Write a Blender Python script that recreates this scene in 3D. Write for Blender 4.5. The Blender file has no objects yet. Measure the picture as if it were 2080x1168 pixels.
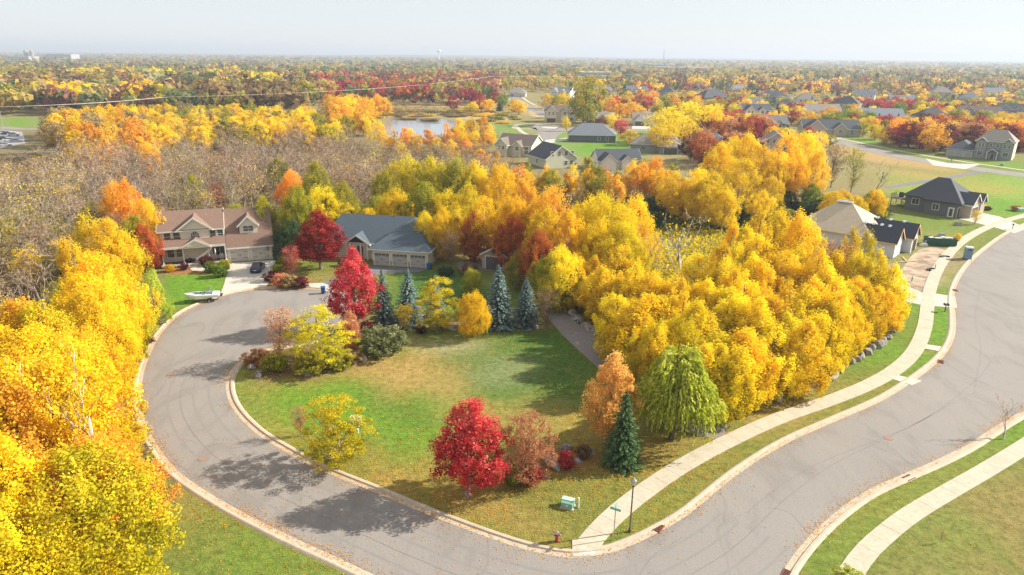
HAZE = 0.00022
import bpy, math, random
import numpy as np
from mathutils import Vector, Matrix

# ------------------------------------------------------------------ camera, sky, sun, exposure
W0, H0 = 2080.0, 1168.0
FPX = 1387.0
PITCH = math.atan((584 - 112) / FPX)
ROLL = math.atan(20 / 2080)
HC = 34.0
sc = bpy.context.scene
C = sc.collection
cd = bpy.data.cameras.new('camera')
cam = bpy.data.objects.new('camera', cd); C.objects.link(cam)
cd.sensor_width = 36.0; cd.lens = 36.0 * FPX / W0
cd.clip_start = 0.5; cd.clip_end = 80000
cam.matrix_world = Matrix.Translation((0, 0, HC)) @ Matrix.Rotation(math.pi/2 - PITCH, 4, 'X') @ Matrix.Rotation(ROLL, 4, 'Z')
sc.camera = cam

SUN_EL, SUN_AZ = math.radians(31), math.radians(13)      # azimuth measured from +X towards +Y
w = bpy.data.worlds.new('World'); sc.world = w; w.use_nodes = True
nt = w.node_tree; nt.nodes.clear()
sky = nt.nodes.new('ShaderNodeTexSky'); sky.sky_type = 'NISHITA'; sky.sun_disc = False
sky.sun_elevation = SUN_EL; sky.sun_rotation = math.radians(90) - SUN_AZ
sky.altitude = 300; sky.air_density = 1.0; sky.dust_density = 0.5; sky.ozone_density = 3.2
bg = nt.nodes.new('ShaderNodeBackground'); bg.inputs[1].default_value = 0.068
wo = nt.nodes.new('ShaderNodeOutputWorld')
hs_ = nt.nodes.new('ShaderNodeMix'); hs_.data_type = 'RGBA'; hs_.inputs[0].default_value = .80; hs_.inputs[7].default_value = (5.0, 5.12, 5.3, 1)      # thin high cloud evening out the clear sky
nt.links.new(sky.outputs[0], hs_.inputs[6]); nt.links.new(hs_.outputs[2], bg.inputs[0]); nt.links.new(bg.outputs[0], wo.inputs[0])
sl = bpy.data.lights.new('sun', 'SUN'); sl.energy = 4.0; sl.angle = math.radians(0.6); sl.color = (1.0, 0.93, 0.82)
so = bpy.data.objects.new('sun', sl); C.objects.link(so)
sd = Vector((math.cos(SUN_EL)*math.cos(SUN_AZ), math.cos(SUN_EL)*math.sin(SUN_AZ), math.sin(SUN_EL)))
so.rotation_euler = sd.to_track_quat('Z', 'Y').to_euler(); so.location = sd * 300
sc.view_settings.view_transform = 'Standard'; sc.view_settings.look = 'None'
sc.view_settings.gamma = 1.0; sc.view_settings.use_curve_mapping = False
sc.view_settings.exposure = 1.35
cy = sc.cycles
cy.max_bounces = 6; cy.diffuse_bounces = 4; cy.glossy_bounces = 2; cy.transmission_bounces = 4
cy.volume_bounces = 0; cy.transparent_max_bounces = 4
cy.caustics_reflective = False; cy.caustics_refractive = False

# ------------------------------------------------------------------ from a point of the photo to a place in the world
def ray(x, y):
    u = (x-1040)/FPX; v = -(y-584)/FPX
    c, s = math.cos(ROLL), math.sin(ROLL)
    u2 = u*c - v*s; v2 = u*s + v*c
    return (u2, math.cos(PITCH)+v2*math.sin(PITCH), -math.sin(PITCH)+v2*math.cos(PITCH))
def G(x, y, z=0.0):
    d = ray(x, y); t = (z-HC)/d[2]
    return (d[0]*t, d[1]*t)
def HT(base, top):       # world height of something standing at base whose tip shows at top
    d = ray(*top); D = math.hypot(*G(*base)); t = D/math.hypot(d[0], d[1])
    return HC + d[2]*t
rnd = random.Random(7)
R_ = np.random.default_rng(11)

# ------------------------------------------------------------------ materials
def newmat(name):
    m = bpy.data.materials.new(name); m.use_nodes = True
    n = m.node_tree.nodes; n.clear()
    return m, m.node_tree
def N(t, ty, **kw):
    n = t.nodes.new('ShaderNode'+ty)
    for k, v in kw.items(): setattr(n, k, v)
    return n
def mixrgb(t, fac, a, b, mode='MIX'):
    n = N(t, 'Mix', data_type='RGBA', blend_type=mode)
    for s, v in ((0, fac), (6, a), (7, b)):
        if isinstance(v, bpy.types.NodeSocket): t.links.new(v, n.inputs[s])
        elif isinstance(v, (int, float)): n.inputs[s].default_value = v
        else: n.inputs[s].default_value = (*v[:3], 1)
    return n.outputs[2]
def noise(t, scale, detail=3, rough=0.55, coord='Object', stretch=None, dist=0.0):
    tc = N(t, 'TexCoord'); n = N(t, 'TexNoise'); n.inputs['Scale'].default_value = scale
    n.inputs['Detail'].default_value = detail; n.inputs['Roughness'].default_value = rough
    n.inputs['Distortion'].default_value = dist
    src = tc.outputs[coord]
    if stretch:
        mp = N(t, 'Mapping'); mp.inputs['Scale'].default_value = stretch[:3]
        if len(stretch) > 3: mp.inputs['Rotation'].default_value = (0, 0, stretch[3])
        t.links.new(src, mp.inputs[0]); src = mp.outputs[0]
    t.links.new(src, n.inputs['Vector'])
    return n.outputs[0]
def ramp(t, fac, stops):
    n = N(t, 'ValToRGB'); e = n.color_ramp.elements
    while len(e) < len(stops): e.new(0.5)
    for i, (p, c) in enumerate(stops):
        e[i].position = p; e[i].color = (*c, 1) if not isinstance(c, (int, float)) else (c, c, c, 1)
    t.links.new(fac, n.inputs[0]); return n.outputs[0]
def finish(t, col, rough=0.8, metal=0.0, bump=None, bstr=0.3, bdist=0.02, spec=0.3):
    b = N(t, 'BsdfPrincipled'); o = N(t, 'OutputMaterial')
    if isinstance(col, bpy.types.NodeSocket): t.links.new(col, b.inputs['Base Color'])
    else: b.inputs['Base Color'].default_value = (*col, 1)
    b.inputs['Roughness'].default_value = rough; b.inputs['Metallic'].default_value = metal
    b.inputs['Specular IOR Level'].default_value = spec
    if bump is not None:
        bn = N(t, 'Bump'); bn.inputs['Strength'].default_value = bstr; bn.inputs['Distance'].default_value = bdist
        t.links.new(bump, bn.inputs['Height']); t.links.new(bn.outputs[0], b.inputs['Normal'])
    t.links.new(b.outputs[0], o.inputs[0]); return b
_mc = {}
def plain(name, col, rough=0.7, metal=0.0, var=0.15, scale=3.0, spec=0.3):
    if name in _mc: return _mc[name]
    m, t = newmat(name)
    c = mixrgb(t, noise(t, scale, 4), tuple(x*(1-var) for x in col), tuple(min(1, x*(1+var)) for x in col))
    finish(t, c, rough, metal, spec=spec); _mc[name] = m; return m
def siding(name, col):
    if name in _mc: return _mc[name]
    m, t = newmat(name)
    tc = N(t, 'TexCoord'); wv = N(t, 'TexWave', wave_type='BANDS', bands_direction='Z', wave_profile='SAW'); wv.inputs['Scale'].default_value = 1.6
    t.links.new(tc.outputs['Object'], wv.inputs['Vector'])
    c0 = mixrgb(t, noise(t, 1.2, 4), tuple(x*.9 for x in col), tuple(min(1, x*1.08) for x in col))
    c = mixrgb(t, ramp(t, wv.outputs[0], [(0, .7), (0.08, 0.0)]), c0, tuple(x*.7 for x in col))
    finish(t, c, .75, bump=wv.outputs[0], bstr=.4); _mc[name] = m; return m
def shingle(name, col):
    if name in _mc: return _mc[name]
    m, t = newmat(name)
    tc = N(t, 'TexCoord')
    br = N(t, 'TexBrick'); br.inputs['Scale'].default_value = 3.0; br.inputs['Mortar Size'].default_value = 0.012
    br.inputs['Color1'].default_value = (*[x*.82 for x in col], 1); br.inputs['Color2'].default_value = (*[min(1, x*1.16) for x in col], 1)
    br.inputs['Mortar'].default_value = (*[x*.55 for x in col], 1)
    t.links.new(tc.outputs['Object'], br.inputs['Vector'])
    c = mixrgb(t, 0.35, br.outputs[0], mixrgb(t, noise(t, .5, 4), tuple(x*.8 for x in col), tuple(x*1.2 for x in col)))
    c = mixrgb(t, noise(t, 9, 3), c, mixrgb(t, 1.0, c, (.75, .75, .75), 'MULTIPLY'))
    finish(t, c, .85, bump=noise(t, 14, 3), bstr=.35); _mc[name] = m; return m
def leafmat(name, a, b, c, trans=0.38):
    if name in _mc: return _mc[name]
    m, t = newmat(name)
    at = N(t, 'Attribute'); at.attribute_name = 'tone'
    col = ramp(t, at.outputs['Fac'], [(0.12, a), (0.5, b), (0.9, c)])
    oi = N(t, 'ObjectInfo'); hs = N(t, 'HueSaturation')
    mr = N(t, 'MapRange'); mr.inputs['To Min'].default_value = .82; mr.inputs['To Max'].default_value = 1.15
    t.links.new(oi.outputs['Random'], mr.inputs[0]); t.links.new(mr.outputs[0], hs.inputs['Value'])
    mr2 = N(t, 'MapRange'); mr2.inputs['To Min'].default_value = .488; mr2.inputs['To Max'].default_value = .512
    mm = N(t, 'Math', operation='FRACT'); m3 = N(t, 'Math', operation='MULTIPLY'); m3.inputs[1].default_value = 7.3
    t.links.new(oi.outputs['Random'], m3.inputs[0]); t.links.new(m3.outputs[0], mm.inputs[0]); t.links.new(mm.outputs[0], mr2.inputs[0])
    t.links.new(mr2.outputs[0], hs.inputs['Hue']); t.links.new(col, hs.inputs['Color'])
    d = N(t, 'BsdfDiffuse'); tr = N(t, 'BsdfTranslucent'); mx = N(t, 'MixShader'); o = N(t, 'OutputMaterial')
    t.links.new(hs.outputs[0], d.inputs[0]); t.links.new(hs.outputs[0], tr.inputs[0])
    mx.inputs[0].default_value = trans
    t.links.new(d.outputs[0], mx.inputs[1]); t.links.new(tr.outputs[0], mx.inputs[2]); t.links.new(mx.outputs[0], o.inputs[0])
    _mc[name] = m; return m
PAL = {
 'gold':   ((.64,.43,.012), (.90,.62,.020), (.94,.72,.04)),
 'mgold':  ((.30,.19,.05), (.50,.34,.085), (.62,.45,.14)),
 'mred':   ((.15,.06,.045), (.30,.12,.08), (.40,.20,.13)),
 'mgreen': ((.07,.10,.045), (.15,.19,.075), (.26,.30,.12)),
 'amber':  ((.50,.24,.06), (.76,.42,.11), (.86,.54,.18)),
 'orange': ((.56,.26,.025), (.86,.43,.035), (.92,.56,.07)),
 'yellow': ((.60,.45,.012), (.89,.66,.018), (.93,.75,.05)),
 'ygreen': ((.33,.31,.015), (.66,.55,.022), (.88,.68,.04)),
 'olive':  ((.13,.16,.020), (.34,.34,.030), (.60,.50,.05)),
 'green':  ((.05,.10,.015), (.15,.24,.030), (.30,.38,.05)),
 'lime':   ((.24,.31,.025), (.50,.56,.050), (.74,.75,.16)),
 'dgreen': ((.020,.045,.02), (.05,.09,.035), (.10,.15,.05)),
 'red':    ((.24,.018,.022), (.56,.045,.055), (.80,.19,.16)),
 'crimson':((.14,.010,.020), (.36,.022,.040), (.55,.08,.08)),
 'rust':   ((.36,.15,.07), (.58,.28,.125), (.72,.42,.20)),
 'redor':  ((.22,.055,.02), (.48,.13,.035), (.66,.26,.06)),
 'brown':  ((.13,.075,.04), (.26,.16,.085), (.42,.26,.10)),
 'tan':    ((.22,.15,.07), (.40,.29,.13), (.58,.44,.20)),
 'maroon': ((.06,.012,.018), (.14,.028,.035), (.26,.07,.06)),
 'blue':   ((.07,.12,.11), (.15,.22,.20), (.32,.41,.37)),
 'spruce': ((.03,.06,.025), (.065,.12,.045), (.14,.22,.08)),
 'sage':   ((.10,.12,.05), (.22,.24,.10), (.38,.38,.18)),
}
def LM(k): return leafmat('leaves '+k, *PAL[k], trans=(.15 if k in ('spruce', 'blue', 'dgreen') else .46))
def barkmat(name, a, b, sc_=6):
    if name in _mc: return _mc[name]
    m, t = newmat(name)
    c = ramp(t, noise(t, sc_, 4, .6, stretch=(1, 1, .35)), [(.38, a), (.58, b)])
    finish(t, c, .9); _mc[name] = m; return m
M_WHITEBARK = barkmat('pale birch bark', (.16,.13,.10), (.72,.66,.56), 3)
M_GREYBARK = barkmat('grey bark', (.14,.11,.09), (.30,.25,.21))
M_DARKBARK = barkmat('dark bark', (.05,.035,.025), (.12,.09,.065))
M_TWIG = barkmat('bare twigs', (.25,.185,.135), (.45,.355,.27), .35)

# ------------------------------------------------------------------ object helpers
def setp(o, label=None, cat=None, group=None, kind=None):
    if label: o['label'] = label
    if cat: o['category'] = cat
    if group: o['group'] = group
    if kind: o['kind'] = kind
    return o
def thing(name, label, cat, loc=(0, 0, 0), rz=0.0, group=None, kind=None):
    o = bpy.data.objects.new(name, None); C.objects.link(o); o.empty_display_size = .5
    o.location = loc; o.rotation_euler = (0, 0, rz)
    return setp(o, label, cat, group, kind)
def link(name, me, mat=None, parent=None):
    o = bpy.data.objects.new(name, me); C.objects.link(o)
    if mat is not None and len(me.materials) == 0: me.materials.append(mat)
    if parent is not None: o.parent = parent
    return o
def copy_tree(src, loc=None, rz=None, parent=None):
    c = src.copy(); C.objects.link(c)
    if parent is not None: c.parent = parent
    if loc is not None: c.location = loc
    if rz is not None: c.rotation_euler = (0, 0, rz)
    for ch in list(src.children): copy_tree(ch, parent=c)
    return c

class MB:
    def __init__(s): s.v = []; s.f = []
    def add(s, vs, fs):
        o = len(s.v); s.v += [tuple(p) for p in vs]; s.f += [tuple(i+o for i in f) for f in fs]; return s
    def box(s, x0, x1, y0, y1, z0, z1):
        return s.add([(x0,y0,z0),(x1,y0,z0),(x1,y1,z0),(x0,y1,z0),(x0,y0,z1),(x1,y0,z1),(x1,y1,z1),(x0,y1,z1)],
                     [(0,3,2,1),(4,5,6,7),(0,1,5,4),(1,2,6,5),(2,3,7,6),(3,0,4,7)])
    def cbox(s, c, sx, sy, sz, rz=0.0, rx=0.0):
        M = Matrix.Translation(c) @ Matrix.Rotation(rz, 4, 'Z') @ Matrix.Rotation(rx, 4, 'X')
        t = MB().box(-sx/2, sx/2, -sy/2, sy/2, -sz/2, sz/2)
        return s.add([tuple(M @ Vector(p)) for p in t.v], t.f)
    def extr(s, poly, a0, a1, axis):       # poly of 2D points extruded along an axis
        n = len(poly)
        def P(p, a): return (a, p[0], p[1]) if axis == 'x' else ((p[0], a, p[1]) if axis == 'y' else (p[0], p[1], a))
        vs = [P(p, a0) for p in poly] + [P(p, a1) for p in poly]
        fs = [tuple(range(n))[::-1], tuple(range(n, 2*n))] + [(i, (i+1) % n, n+(i+1) % n, n+i) for i in range(n)]
        return s.add(vs, fs)
    def tube(s, p0, p1, r0, r1=None, n=8, cap=True):
        r1 = r0 if r1 is None else r1
        p0, p1 = Vector(p0), Vector(p1); d = (p1-p0).normalized()
        a = d.orthogonal().normalized(); b = d.cross(a); vs = []
        for p, r in ((p0, r0), (p1, r1)):
            for i in range(n):
                q = 2*math.pi*i/n; vs.append(tuple(p + a*math.cos(q)*r + b*math.sin(q)*r))
        fs = [(i, (i+1) % n, n+(i+1) % n, n+i) for i in range(n)]
        if cap: fs += [tuple(range(n))[::-1], tuple(range(n, 2*n))]
        return s.add(vs, fs)
    def lathe(s, prof, n=12, cx=0, cy=0):
        vs = []; fs = []
        for r, z in prof:
            for i in range(n): q = 2*math.pi*i/n; vs.append((cx+r*math.cos(q), cy+r*math.sin(q), z))
        for k in range(len(prof)-1):
            for i in range(n): fs.append((k*n+i, k*n+(i+1) % n, (k+1)*n+(i+1) % n, (k+1)*n+i))
        fs += [tuple(range(n))[::-1], tuple(range((len(prof)-1)*n, len(prof)*n))]
        return s.add(vs, fs)
    def mesh(s, name):
        me = bpy.data.meshes.new(name); me.from_pydata(s.v, [], s.f); me.update(); return me
    def put(s, name, mat, parent=None, smooth=False, bevel=0):
        me = s.mesh(name); o = link(name, me, mat, parent)
        if smooth: me.polygons.foreach_set('use_smooth', [True]*len(me.polygons))
        if bevel:
            b = o.modifiers.new('bevel', 'BEVEL'); b.width = bevel; b.segments = 2; b.limit_method = 'ANGLE'
        return o

def quads_mesh(name, V, tone=None, extra=None):      # V: (n,4,3); extra: (verts, faces list) of tris/quads
    n = len(V); me = bpy.data.meshes.new(name)
    me.vertices.add(n*4); me.vertices.foreach_set('co', V.astype(np.float32).ravel())
    me.loops.add(n*4); me.loops.foreach_set('vertex_index', np.arange(n*4, dtype=np.int32))
    me.polygons.add(n); me.polygons.foreach_set('loop_start', np.arange(0, n*4, 4, dtype=np.int32))
    try: me.polygons.foreach_set('loop_total', np.full(n, 4, dtype=np.int32))
    except Exception: pass
    if tone is not None:
        a = me.attributes.new('tone', 'FLOAT', 'FACE'); a.data.foreach_set('value', tone.astype(np.float32))
    me.update(calc_edges=True); return me
def cards(P, size, nrm=None, bias=0.5, aspect=0.75, rng=R_):
    n = len(P); nn = rng.normal(size=(n, 3)); nn /= np.linalg.norm(nn, axis=1, keepdims=True)
    if nrm is not None: nn = nn*(1-bias) + nrm*bias; nn /= np.linalg.norm(nn, axis=1, keepdims=True)+1e-9
    t = np.cross(nn, rng.normal(size=(n, 3))); t /= np.linalg.norm(t, axis=1, keepdims=True)+1e-9
    b = np.cross(nn, t); s = (size*rng.uniform(.55, 1.35, (n, 1)))/2
    t = t*s; b = b*s*aspect
    return np.stack([P-t, P-b*.9+t*.1, P+t, P+b], axis=1)
def tubes(segs, k=4):       # segs: (n,8) p0 p1 r0 r1 -> quads
    segs = np.asarray(segs, float); p0, p1, r0, r1 = segs[:, :3], segs[:, 3:6], segs[:, 6:7], segs[:, 7:8]
    d = p1-p0; d /= np.linalg.norm(d, axis=1, keepdims=True)+1e-9
    ref = np.where(np.abs(d[:, 2:3]) > .9, np.array([[1., 0, 0]]), np.array([[0, 0, 1.]]))
    a = np.cross(d, ref); a /= np.linalg.norm(a, axis=1, keepdims=True)+1e-9; b = np.cross(d, a); out = []
    for i in range(k):
        q0, q1 = 2*math.pi*i/k, 2*math.pi*(i+1)/k
        u0 = a*math.cos(q0)+b*math.sin(q0); u1 = a*math.cos(q1)+b*math.sin(q1)
        out.append(np.stack([p0+u0*r0, p0+u1*r0, p1+u1*r1, p1+u0*r1], axis=1))
    return np.concatenate(out)

# ------------------------------------------------------------------ tree templates (height 10 m; width as made)
def prof_ovoid(t): return np.sin(np.pi*np.clip(t, 0, 1)**.75)**.7
def prof_round(t): return np.sqrt(np.clip(1-(2*t-1)**2, 0, 1))
def prof_cone(t): return np.clip(1-t, 0, 1)**.75*np.clip(t*8, 0, 1)**.5
def prof_flame(t): return np.sin(np.pi*np.clip(t, 0, 1)**.55)**.8
def prof_column(t): return np.clip(np.sin(np.pi*np.clip(t*.9+.08, 0, 1)), 0, 1)**.45
def prof_vase(t): return np.clip(t, 0, 1)**.6*np.sqrt(np.clip(1-t**5, 0, 1))
TPL = {}
def make_tree(key, seed, H=10., R=3., cb=2., prof=prof_ovoid, nc=70, nl=5000, ls=.30, clump=.9, fill=.35, tr=.16,
              lean=.3, limbs=14, flat=1.0, asym=.25, low=0.0, twigr=.012):
    rng = np.random.default_rng(seed)
    # clump centres: mostly on a lumpy shell, some inside
    t = rng.uniform(0.02, .98, nc*3); keep = rng.uniform(0, 1, nc*3) < (prof(t)+.25); t = t[keep][:nc]; k = len(t)
    ang = rng.uniform(0, 2*np.pi, k); rr = np.where(rng.uniform(0, 1, k) < fill, rng.uniform(.15, .75, k), rng.uniform(.72, 1.0, k))
    lump = 1 + asym*np.sin(ang*2+rng.uniform(0, 6))*np.sin(t*5+rng.uniform(0, 6)) + rng.normal(0, .12, k)
    rad = R*prof(t)*rr*lump
    zc = cb + t*(H-cb) - low*(rad/R)**2
    cc = np.stack([rad*np.cos(ang), rad*np.sin(ang), zc], axis=1)
    # trunk with a gentle bend
    bx, by = rng.normal(0, lean, 2); zt = np.linspace(0, H*.9, 9)
    def axis(z): s = (z/H)**1.5; return np.stack([bx*s+.12*np.sin(z*.9+seed), by*s+.12*np.cos(z*.7+seed), z], axis=-1)
    cc[:, :2] += axis(zc)[:, :2]
    A = axis(zt); rad_t = tr*(1-zt/(H*1.0))**.8+.015
    segs = [np.r_[A[i], A[i+1], rad_t[i], rad_t[i+1]] for i in range(8)]
    segs[0][6] *= 1.5
    for i in rng.permutation(k)[:limbs]:
        z0 = max(cb*.7, cc[i, 2]-.55*np.linalg.norm(cc[i, :2])-.8); z0 = min(z0, H*.85)
        p0 = axis(np.array(z0)); p1 = cc[i]; mid = p0*.45+p1*.55 + np.array([0, 0, -.15]) + rng.normal(0, .12, 3)
        r = tr*.42*(1-z0/H)+.02
        segs += [np.r_[p0, mid, r, r*.6], np.r_[mid, p1, r*.6, twigr]]
        for q in range(2):
            e = p1+rng.normal(0, clump*.6, 3); segs.append(np.r_[mid*.4+p1*.6, e, r*.35, twigr])
    trunk = quads_mesh(key+'_trunk', tubes(segs, 5)); trunk.polygons.foreach_set('use_smooth', [True]*len(trunk.polygons))
    # leaves: by clump
    wts = rng.uniform(.5, 1.5, k)*(1+prof(t)); wts /= wts.sum(); idx = rng.choice(k, nl, p=wts)
    cr = clump*rng.uniform(.6, 1.3, k)
    dirv = rng.normal(size=(nl, 3)); dirv /= np.linalg.norm(dirv, axis=1, keepdims=True)
    P = cc[idx] + dirv*(cr[idx]*rng.uniform(0, 1, nl)**.45)[:, None]*np.array([1, 1, flat])
    P[:, 2] = np.maximum(P[:, 2], .12)
    out = P-np.array([0, 0, cb+(H-cb)*.42]); out /= np.linalg.norm(out, axis=1, keepdims=True)+1e-6
    nm = dirv*.6+out*.6+np.array([0, 0, .15])
    ctone = rng.normal(0, .17, k)
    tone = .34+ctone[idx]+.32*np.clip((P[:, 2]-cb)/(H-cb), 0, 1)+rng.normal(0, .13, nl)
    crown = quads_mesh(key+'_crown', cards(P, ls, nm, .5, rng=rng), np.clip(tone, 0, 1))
    TPL[key] = (trunk, crown, R)
def make_spruce(key, seed, H=10., R=2.6, n=2600, ls=.34):
    rng = np.random.default_rng(seed); segs = [np.r_[0, 0, 0, 0, 0, H*.97, .17, .02]]
    Pn, Tn = [], []; nl = 26
    V = []; T = []
    for L in range(nl):
        f = L/(nl-1); z = .45+f**.9*(H-.7); r = R*(1-f)**.85+.12; nb = int(7+13*(1-f))
        a0 = rng.uniform(0, 6)
        for b in range(nb):
            a = a0+2*np.pi*b/nb+rng.normal(0, .12); rl = r*rng.uniform(.62, 1.16); d = np.array([math.cos(a), math.sin(a), 0])
            s = np.linspace(.12, 1, max(3, int(rl/.22)))
            for u in s:
                for side in (-1, 0, 1):
                    ww = .24*(1-u*.6)*rl*side*.55
                    p = d*rl*u*(1-.08*abs(side)) + np.array([-d[1], d[0], 0])*ww + np.array([0, 0, z-.30*rl*u+.14*rl*u*u+rng.normal(0, .05)])
                    V.append(p); T.append((u, f, a))
    V = np.array(V); T = np.array(T); m = rng.uniform(0, 1, len(V)) < min(1, n/len(V)*1.0); V, T = V[m], T[m]
    dirs = np.stack([np.cos(T[:, 2]), np.sin(T[:, 2]), -.25+0*T[:, 0]], axis=1)+rng.normal(0, .25, (len(V), 3)); dirs /= np.linalg.norm(dirs, axis=1, keepdims=True)
    sd_ = np.cross(dirs, np.array([0, 0, 1.])+rng.normal(0, .35, (len(V), 3))); sd_ /= np.linalg.norm(sd_, axis=1, keepdims=True)
    s = ls*rng.uniform(.7, 1.3, (len(V), 1)); Q = np.stack([V-dirs*s*.6, V+sd_*s*.35, V+dirs*s*.8, V-sd_*s*.35], axis=1)
    tone = np.clip(.15+.5*T[:, 0]+rng.normal(0, .16, len(V)), 0, 1)
    TPL[key] = (quads_mesh(key+'_trunk', tubes(segs, 6)), quads_mesh(key+'_crown', Q, tone), R)
def make_bare(key, seed, H=10., R=3.6, n1=10, n2=7, n3=7, leaves=160, fan=.75, tw=.022, tr=.15):
    rng = np.random.default_rng(seed); segs = []; tips = []
    def grow(p, d, L, r, depth):
        k = 3 if depth < 2 else 2; q = p.copy(); dd = d.copy()
        for i in range(k):
            dd = dd+rng.normal(0, .16, 3)+np.array([0, 0, .10]); dd /= np.linalg.norm(dd); e = q+dd*L/k
            r1 = r*(1-.22*(1)); segs.append(np.r_[q, e, r, r1]); q = e; r = r1
            if depth < 3:
                m = (n1, n2, n3)[depth]; cnt = m//k if not (depth == 0 and i == 0) else 1
                for j in range(cnt):
                    a = rng.uniform(0, 2*np.pi); side = np.array([math.cos(a), math.sin(a), rng.uniform(.1, .9)])
                    nd = dd*(1-fan*.75)+side*fan; nd /= np.linalg.norm(nd)
                    st = q-dd*L/k*rng.uniform(0, .8)
                    grow(st, nd, L*(.55 if depth == 0 else .52)*rng.uniform(.7, 1.2), max(tw*.6, r*.5), depth+1)
            else: tips.append(q)
    grow(np.zeros(3), np.array([0, 0, 1.]), H*.72, tr, 0)
    segs = np.array(segs); zmax = segs[:, 5].max(); s = H/zmax; segs[:, :6] *= s
    rmax = np.percentile(np.hypot(segs[:, 3], segs[:, 4]), 96); segs[:, [0, 1, 3, 4]] *= R/rmax
    big = segs[:, 6] > .03
    trunk = quads_mesh(key+'_trunk', tubes(segs[big], 5))
    sm = segs[~big].copy(); sm[:, 6:8] = np.maximum(sm[:, 6:8], tw*.55)
    TW = tubes(sm, 3)
    P = segs[rng.integers(0, len(segs), leaves), 3:6]+rng.normal(0, .3, (leaves, 3)); P[:, 2] = np.maximum(P[:, 2], .3)
    TPL[key] = (trunk, quads_mesh(key+'_crown', TW), R)
    TPL[key+'_l'] = quads_mesh(key+'_lv', cards(P, .26, rng=rng), rng.uniform(.1, .9, leaves))
def make_willow(key, seed, H=10., R=4.6):
    rng = np.random.default_rng(seed); V = []; T = []; D = []; segs = [np.r_[0, 0, 0, .2, 0, H*.4, .32, .22], np.r_[.2, 0, H*.4, 0, .1, H*.8, .22, .06]]
    for c in range(170):          # boughs: each arches out and carries a curtain of strands
        a = rng.uniform(0, 2*np.pi); f = rng.uniform(.1, 1)**.5; z0 = H*(1.0-.55*f**1.5)*rng.uniform(.82, 1.0); r0 = R*.80*f*(1+.15*math.sin(3*a)); ct = rng.normal(0, .12)
        segs.append(np.r_[0, 0, z0*.55, math.cos(a)*r0, math.sin(a)*r0, z0-.1, .07, .015])
        for i in range(rng.integers(9, 16)):
            aa = a+rng.normal(0, .16); rs = r0*rng.uniform(.45, 1.02); ca, sa = math.cos(aa), math.sin(aa); zs = z0+rng.normal(0, .12)-.25*(1-rs/max(r0, .1))
            L = rng.uniform(.10, .27)*H; L = min(L, zs-.15); m = max(3, int(L/.13)); out = rng.uniform(.2, .9)
            for j in range(m):
                u = j/m; rr = rs+out*(1-(1-u)**2)
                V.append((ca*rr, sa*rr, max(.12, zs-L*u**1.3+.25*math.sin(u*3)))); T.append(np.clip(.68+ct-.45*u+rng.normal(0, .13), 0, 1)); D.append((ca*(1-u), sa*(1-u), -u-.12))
    V = np.array(V)+rng.normal(0, .07, (len(V), 3)); D = np.array(D); D /= np.linalg.norm(D, axis=1, keepdims=True)
    S = np.cross(D, rng.normal(size=D.shape)); S /= np.linalg.norm(S, axis=1, keepdims=True); s = rng.uniform(.7, 1.3, (len(V), 1))
    Q = np.stack([V-D*.16*s, V+S*.07*s, V+D*.19*s, V-S*.07*s], axis=1)
    TPL[key] = (quads_mesh(key+'_trunk', tubes(segs, 6)), quads_mesh(key+'_crown', Q, np.array(T)), R)

for i in range(4):
    make_tree(f'maple{i}', 20+i, R=2.9, cb=1.8, prof=prof_flame, nc=260, nl=17000, ls=.19, clump=.50, fill=.3, tr=.17, asym=.10, limbs=40, flat=1.3)
for i in range(5):
    make_tree(f'aspen{i}', 30+i, R=3.2, cb=2.2, prof=prof_ovoid, nc=170, nl=15000, ls=.19, clump=.60, fill=.35, tr=.13, lean=.5, asym=.35, limbs=30, flat=1.4)
for i in range(6):
    make_tree(f'dense{i}', 40+i, R=3.8, cb=.4, prof=prof_ovoid, nc=300, nl=30000, ls=.175, clump=.62, fill=.22, tr=.14, asym=.3, limbs=34, flat=1.6)
for i in range(3):
    make_tree(f'locust{i}', 50+i, R=4.2, cb=.9, prof=prof_round, nc=190, nl=17000, ls=.19, clump=.75, fill=.4, tr=.15, flat=.55, asym=.2, limbs=26, low=.8)
for i in range(3):
    make_tree(f'sparse{i}', 60+i, R=2.8, cb=1.2, prof=prof_vase, nc=110, nl=3600, ls=.16, clump=.8, fill=.5, tr=.09, asym=.3, limbs=70, twigr=.012)
for i in range(3):
    make_tree(f'shrub{i}', 70+i, R=6.5, cb=0.2, prof=prof_round, nc=120, nl=6500, ls=.62, clump=1.3, fill=.3, tr=.10, asym=.15, limbs=40)
for i in range(4):
    make_tree(f'oak{i}', 80+i, R=4.3, cb=1.2, prof=prof_round, nc=90, nl=3400, ls=.42, clump=1.15, fill=.25, tr=.22, asym=.3, limbs=14)
for i in range(4):
    make_tree(f'faspen{i}', 90+i, R=2.9, cb=1.6, prof=prof_ovoid, nc=60, nl=2600, ls=.38, clump=.75, flat=1.4, fill=.3, tr=.13, lean=.5, asym=.35, limbs=10)
for i in range(6):
    make_tree(f'plume{i}', 150+i, R=2.5, cb=.3, prof=prof_flame, nc=120, nl=15000, ls=.17, clump=.42, fill=.25, tr=.11, asym=.35, limbs=40, flat=2.6, lean=.7)
make_tree('mound0', 160, R=4.6, cb=.3, prof=prof_round, nc=200, nl=14000, ls=.20, clump=.7, fill=.45, tr=.08, asym=.08, limbs=110)
for i in range(3): make_spruce(f'spruce{i}', 100+i, R=2.9, n=12000, ls=.27)
make_spruce('fspruce0', 110, n=1400, ls=.6)
for i in range(4): make_bare(f'bare{i}', 120+i, leaves=260)
make_bare('snag0', 130, R=2.6, n1=8, n2=5, n3=4, leaves=900, tw=.035, tr=.25)
make_bare('snag1', 133, R=2.6, n1=7, n2=5, n3=4, leaves=60, tw=.035, tr=.2)
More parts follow.
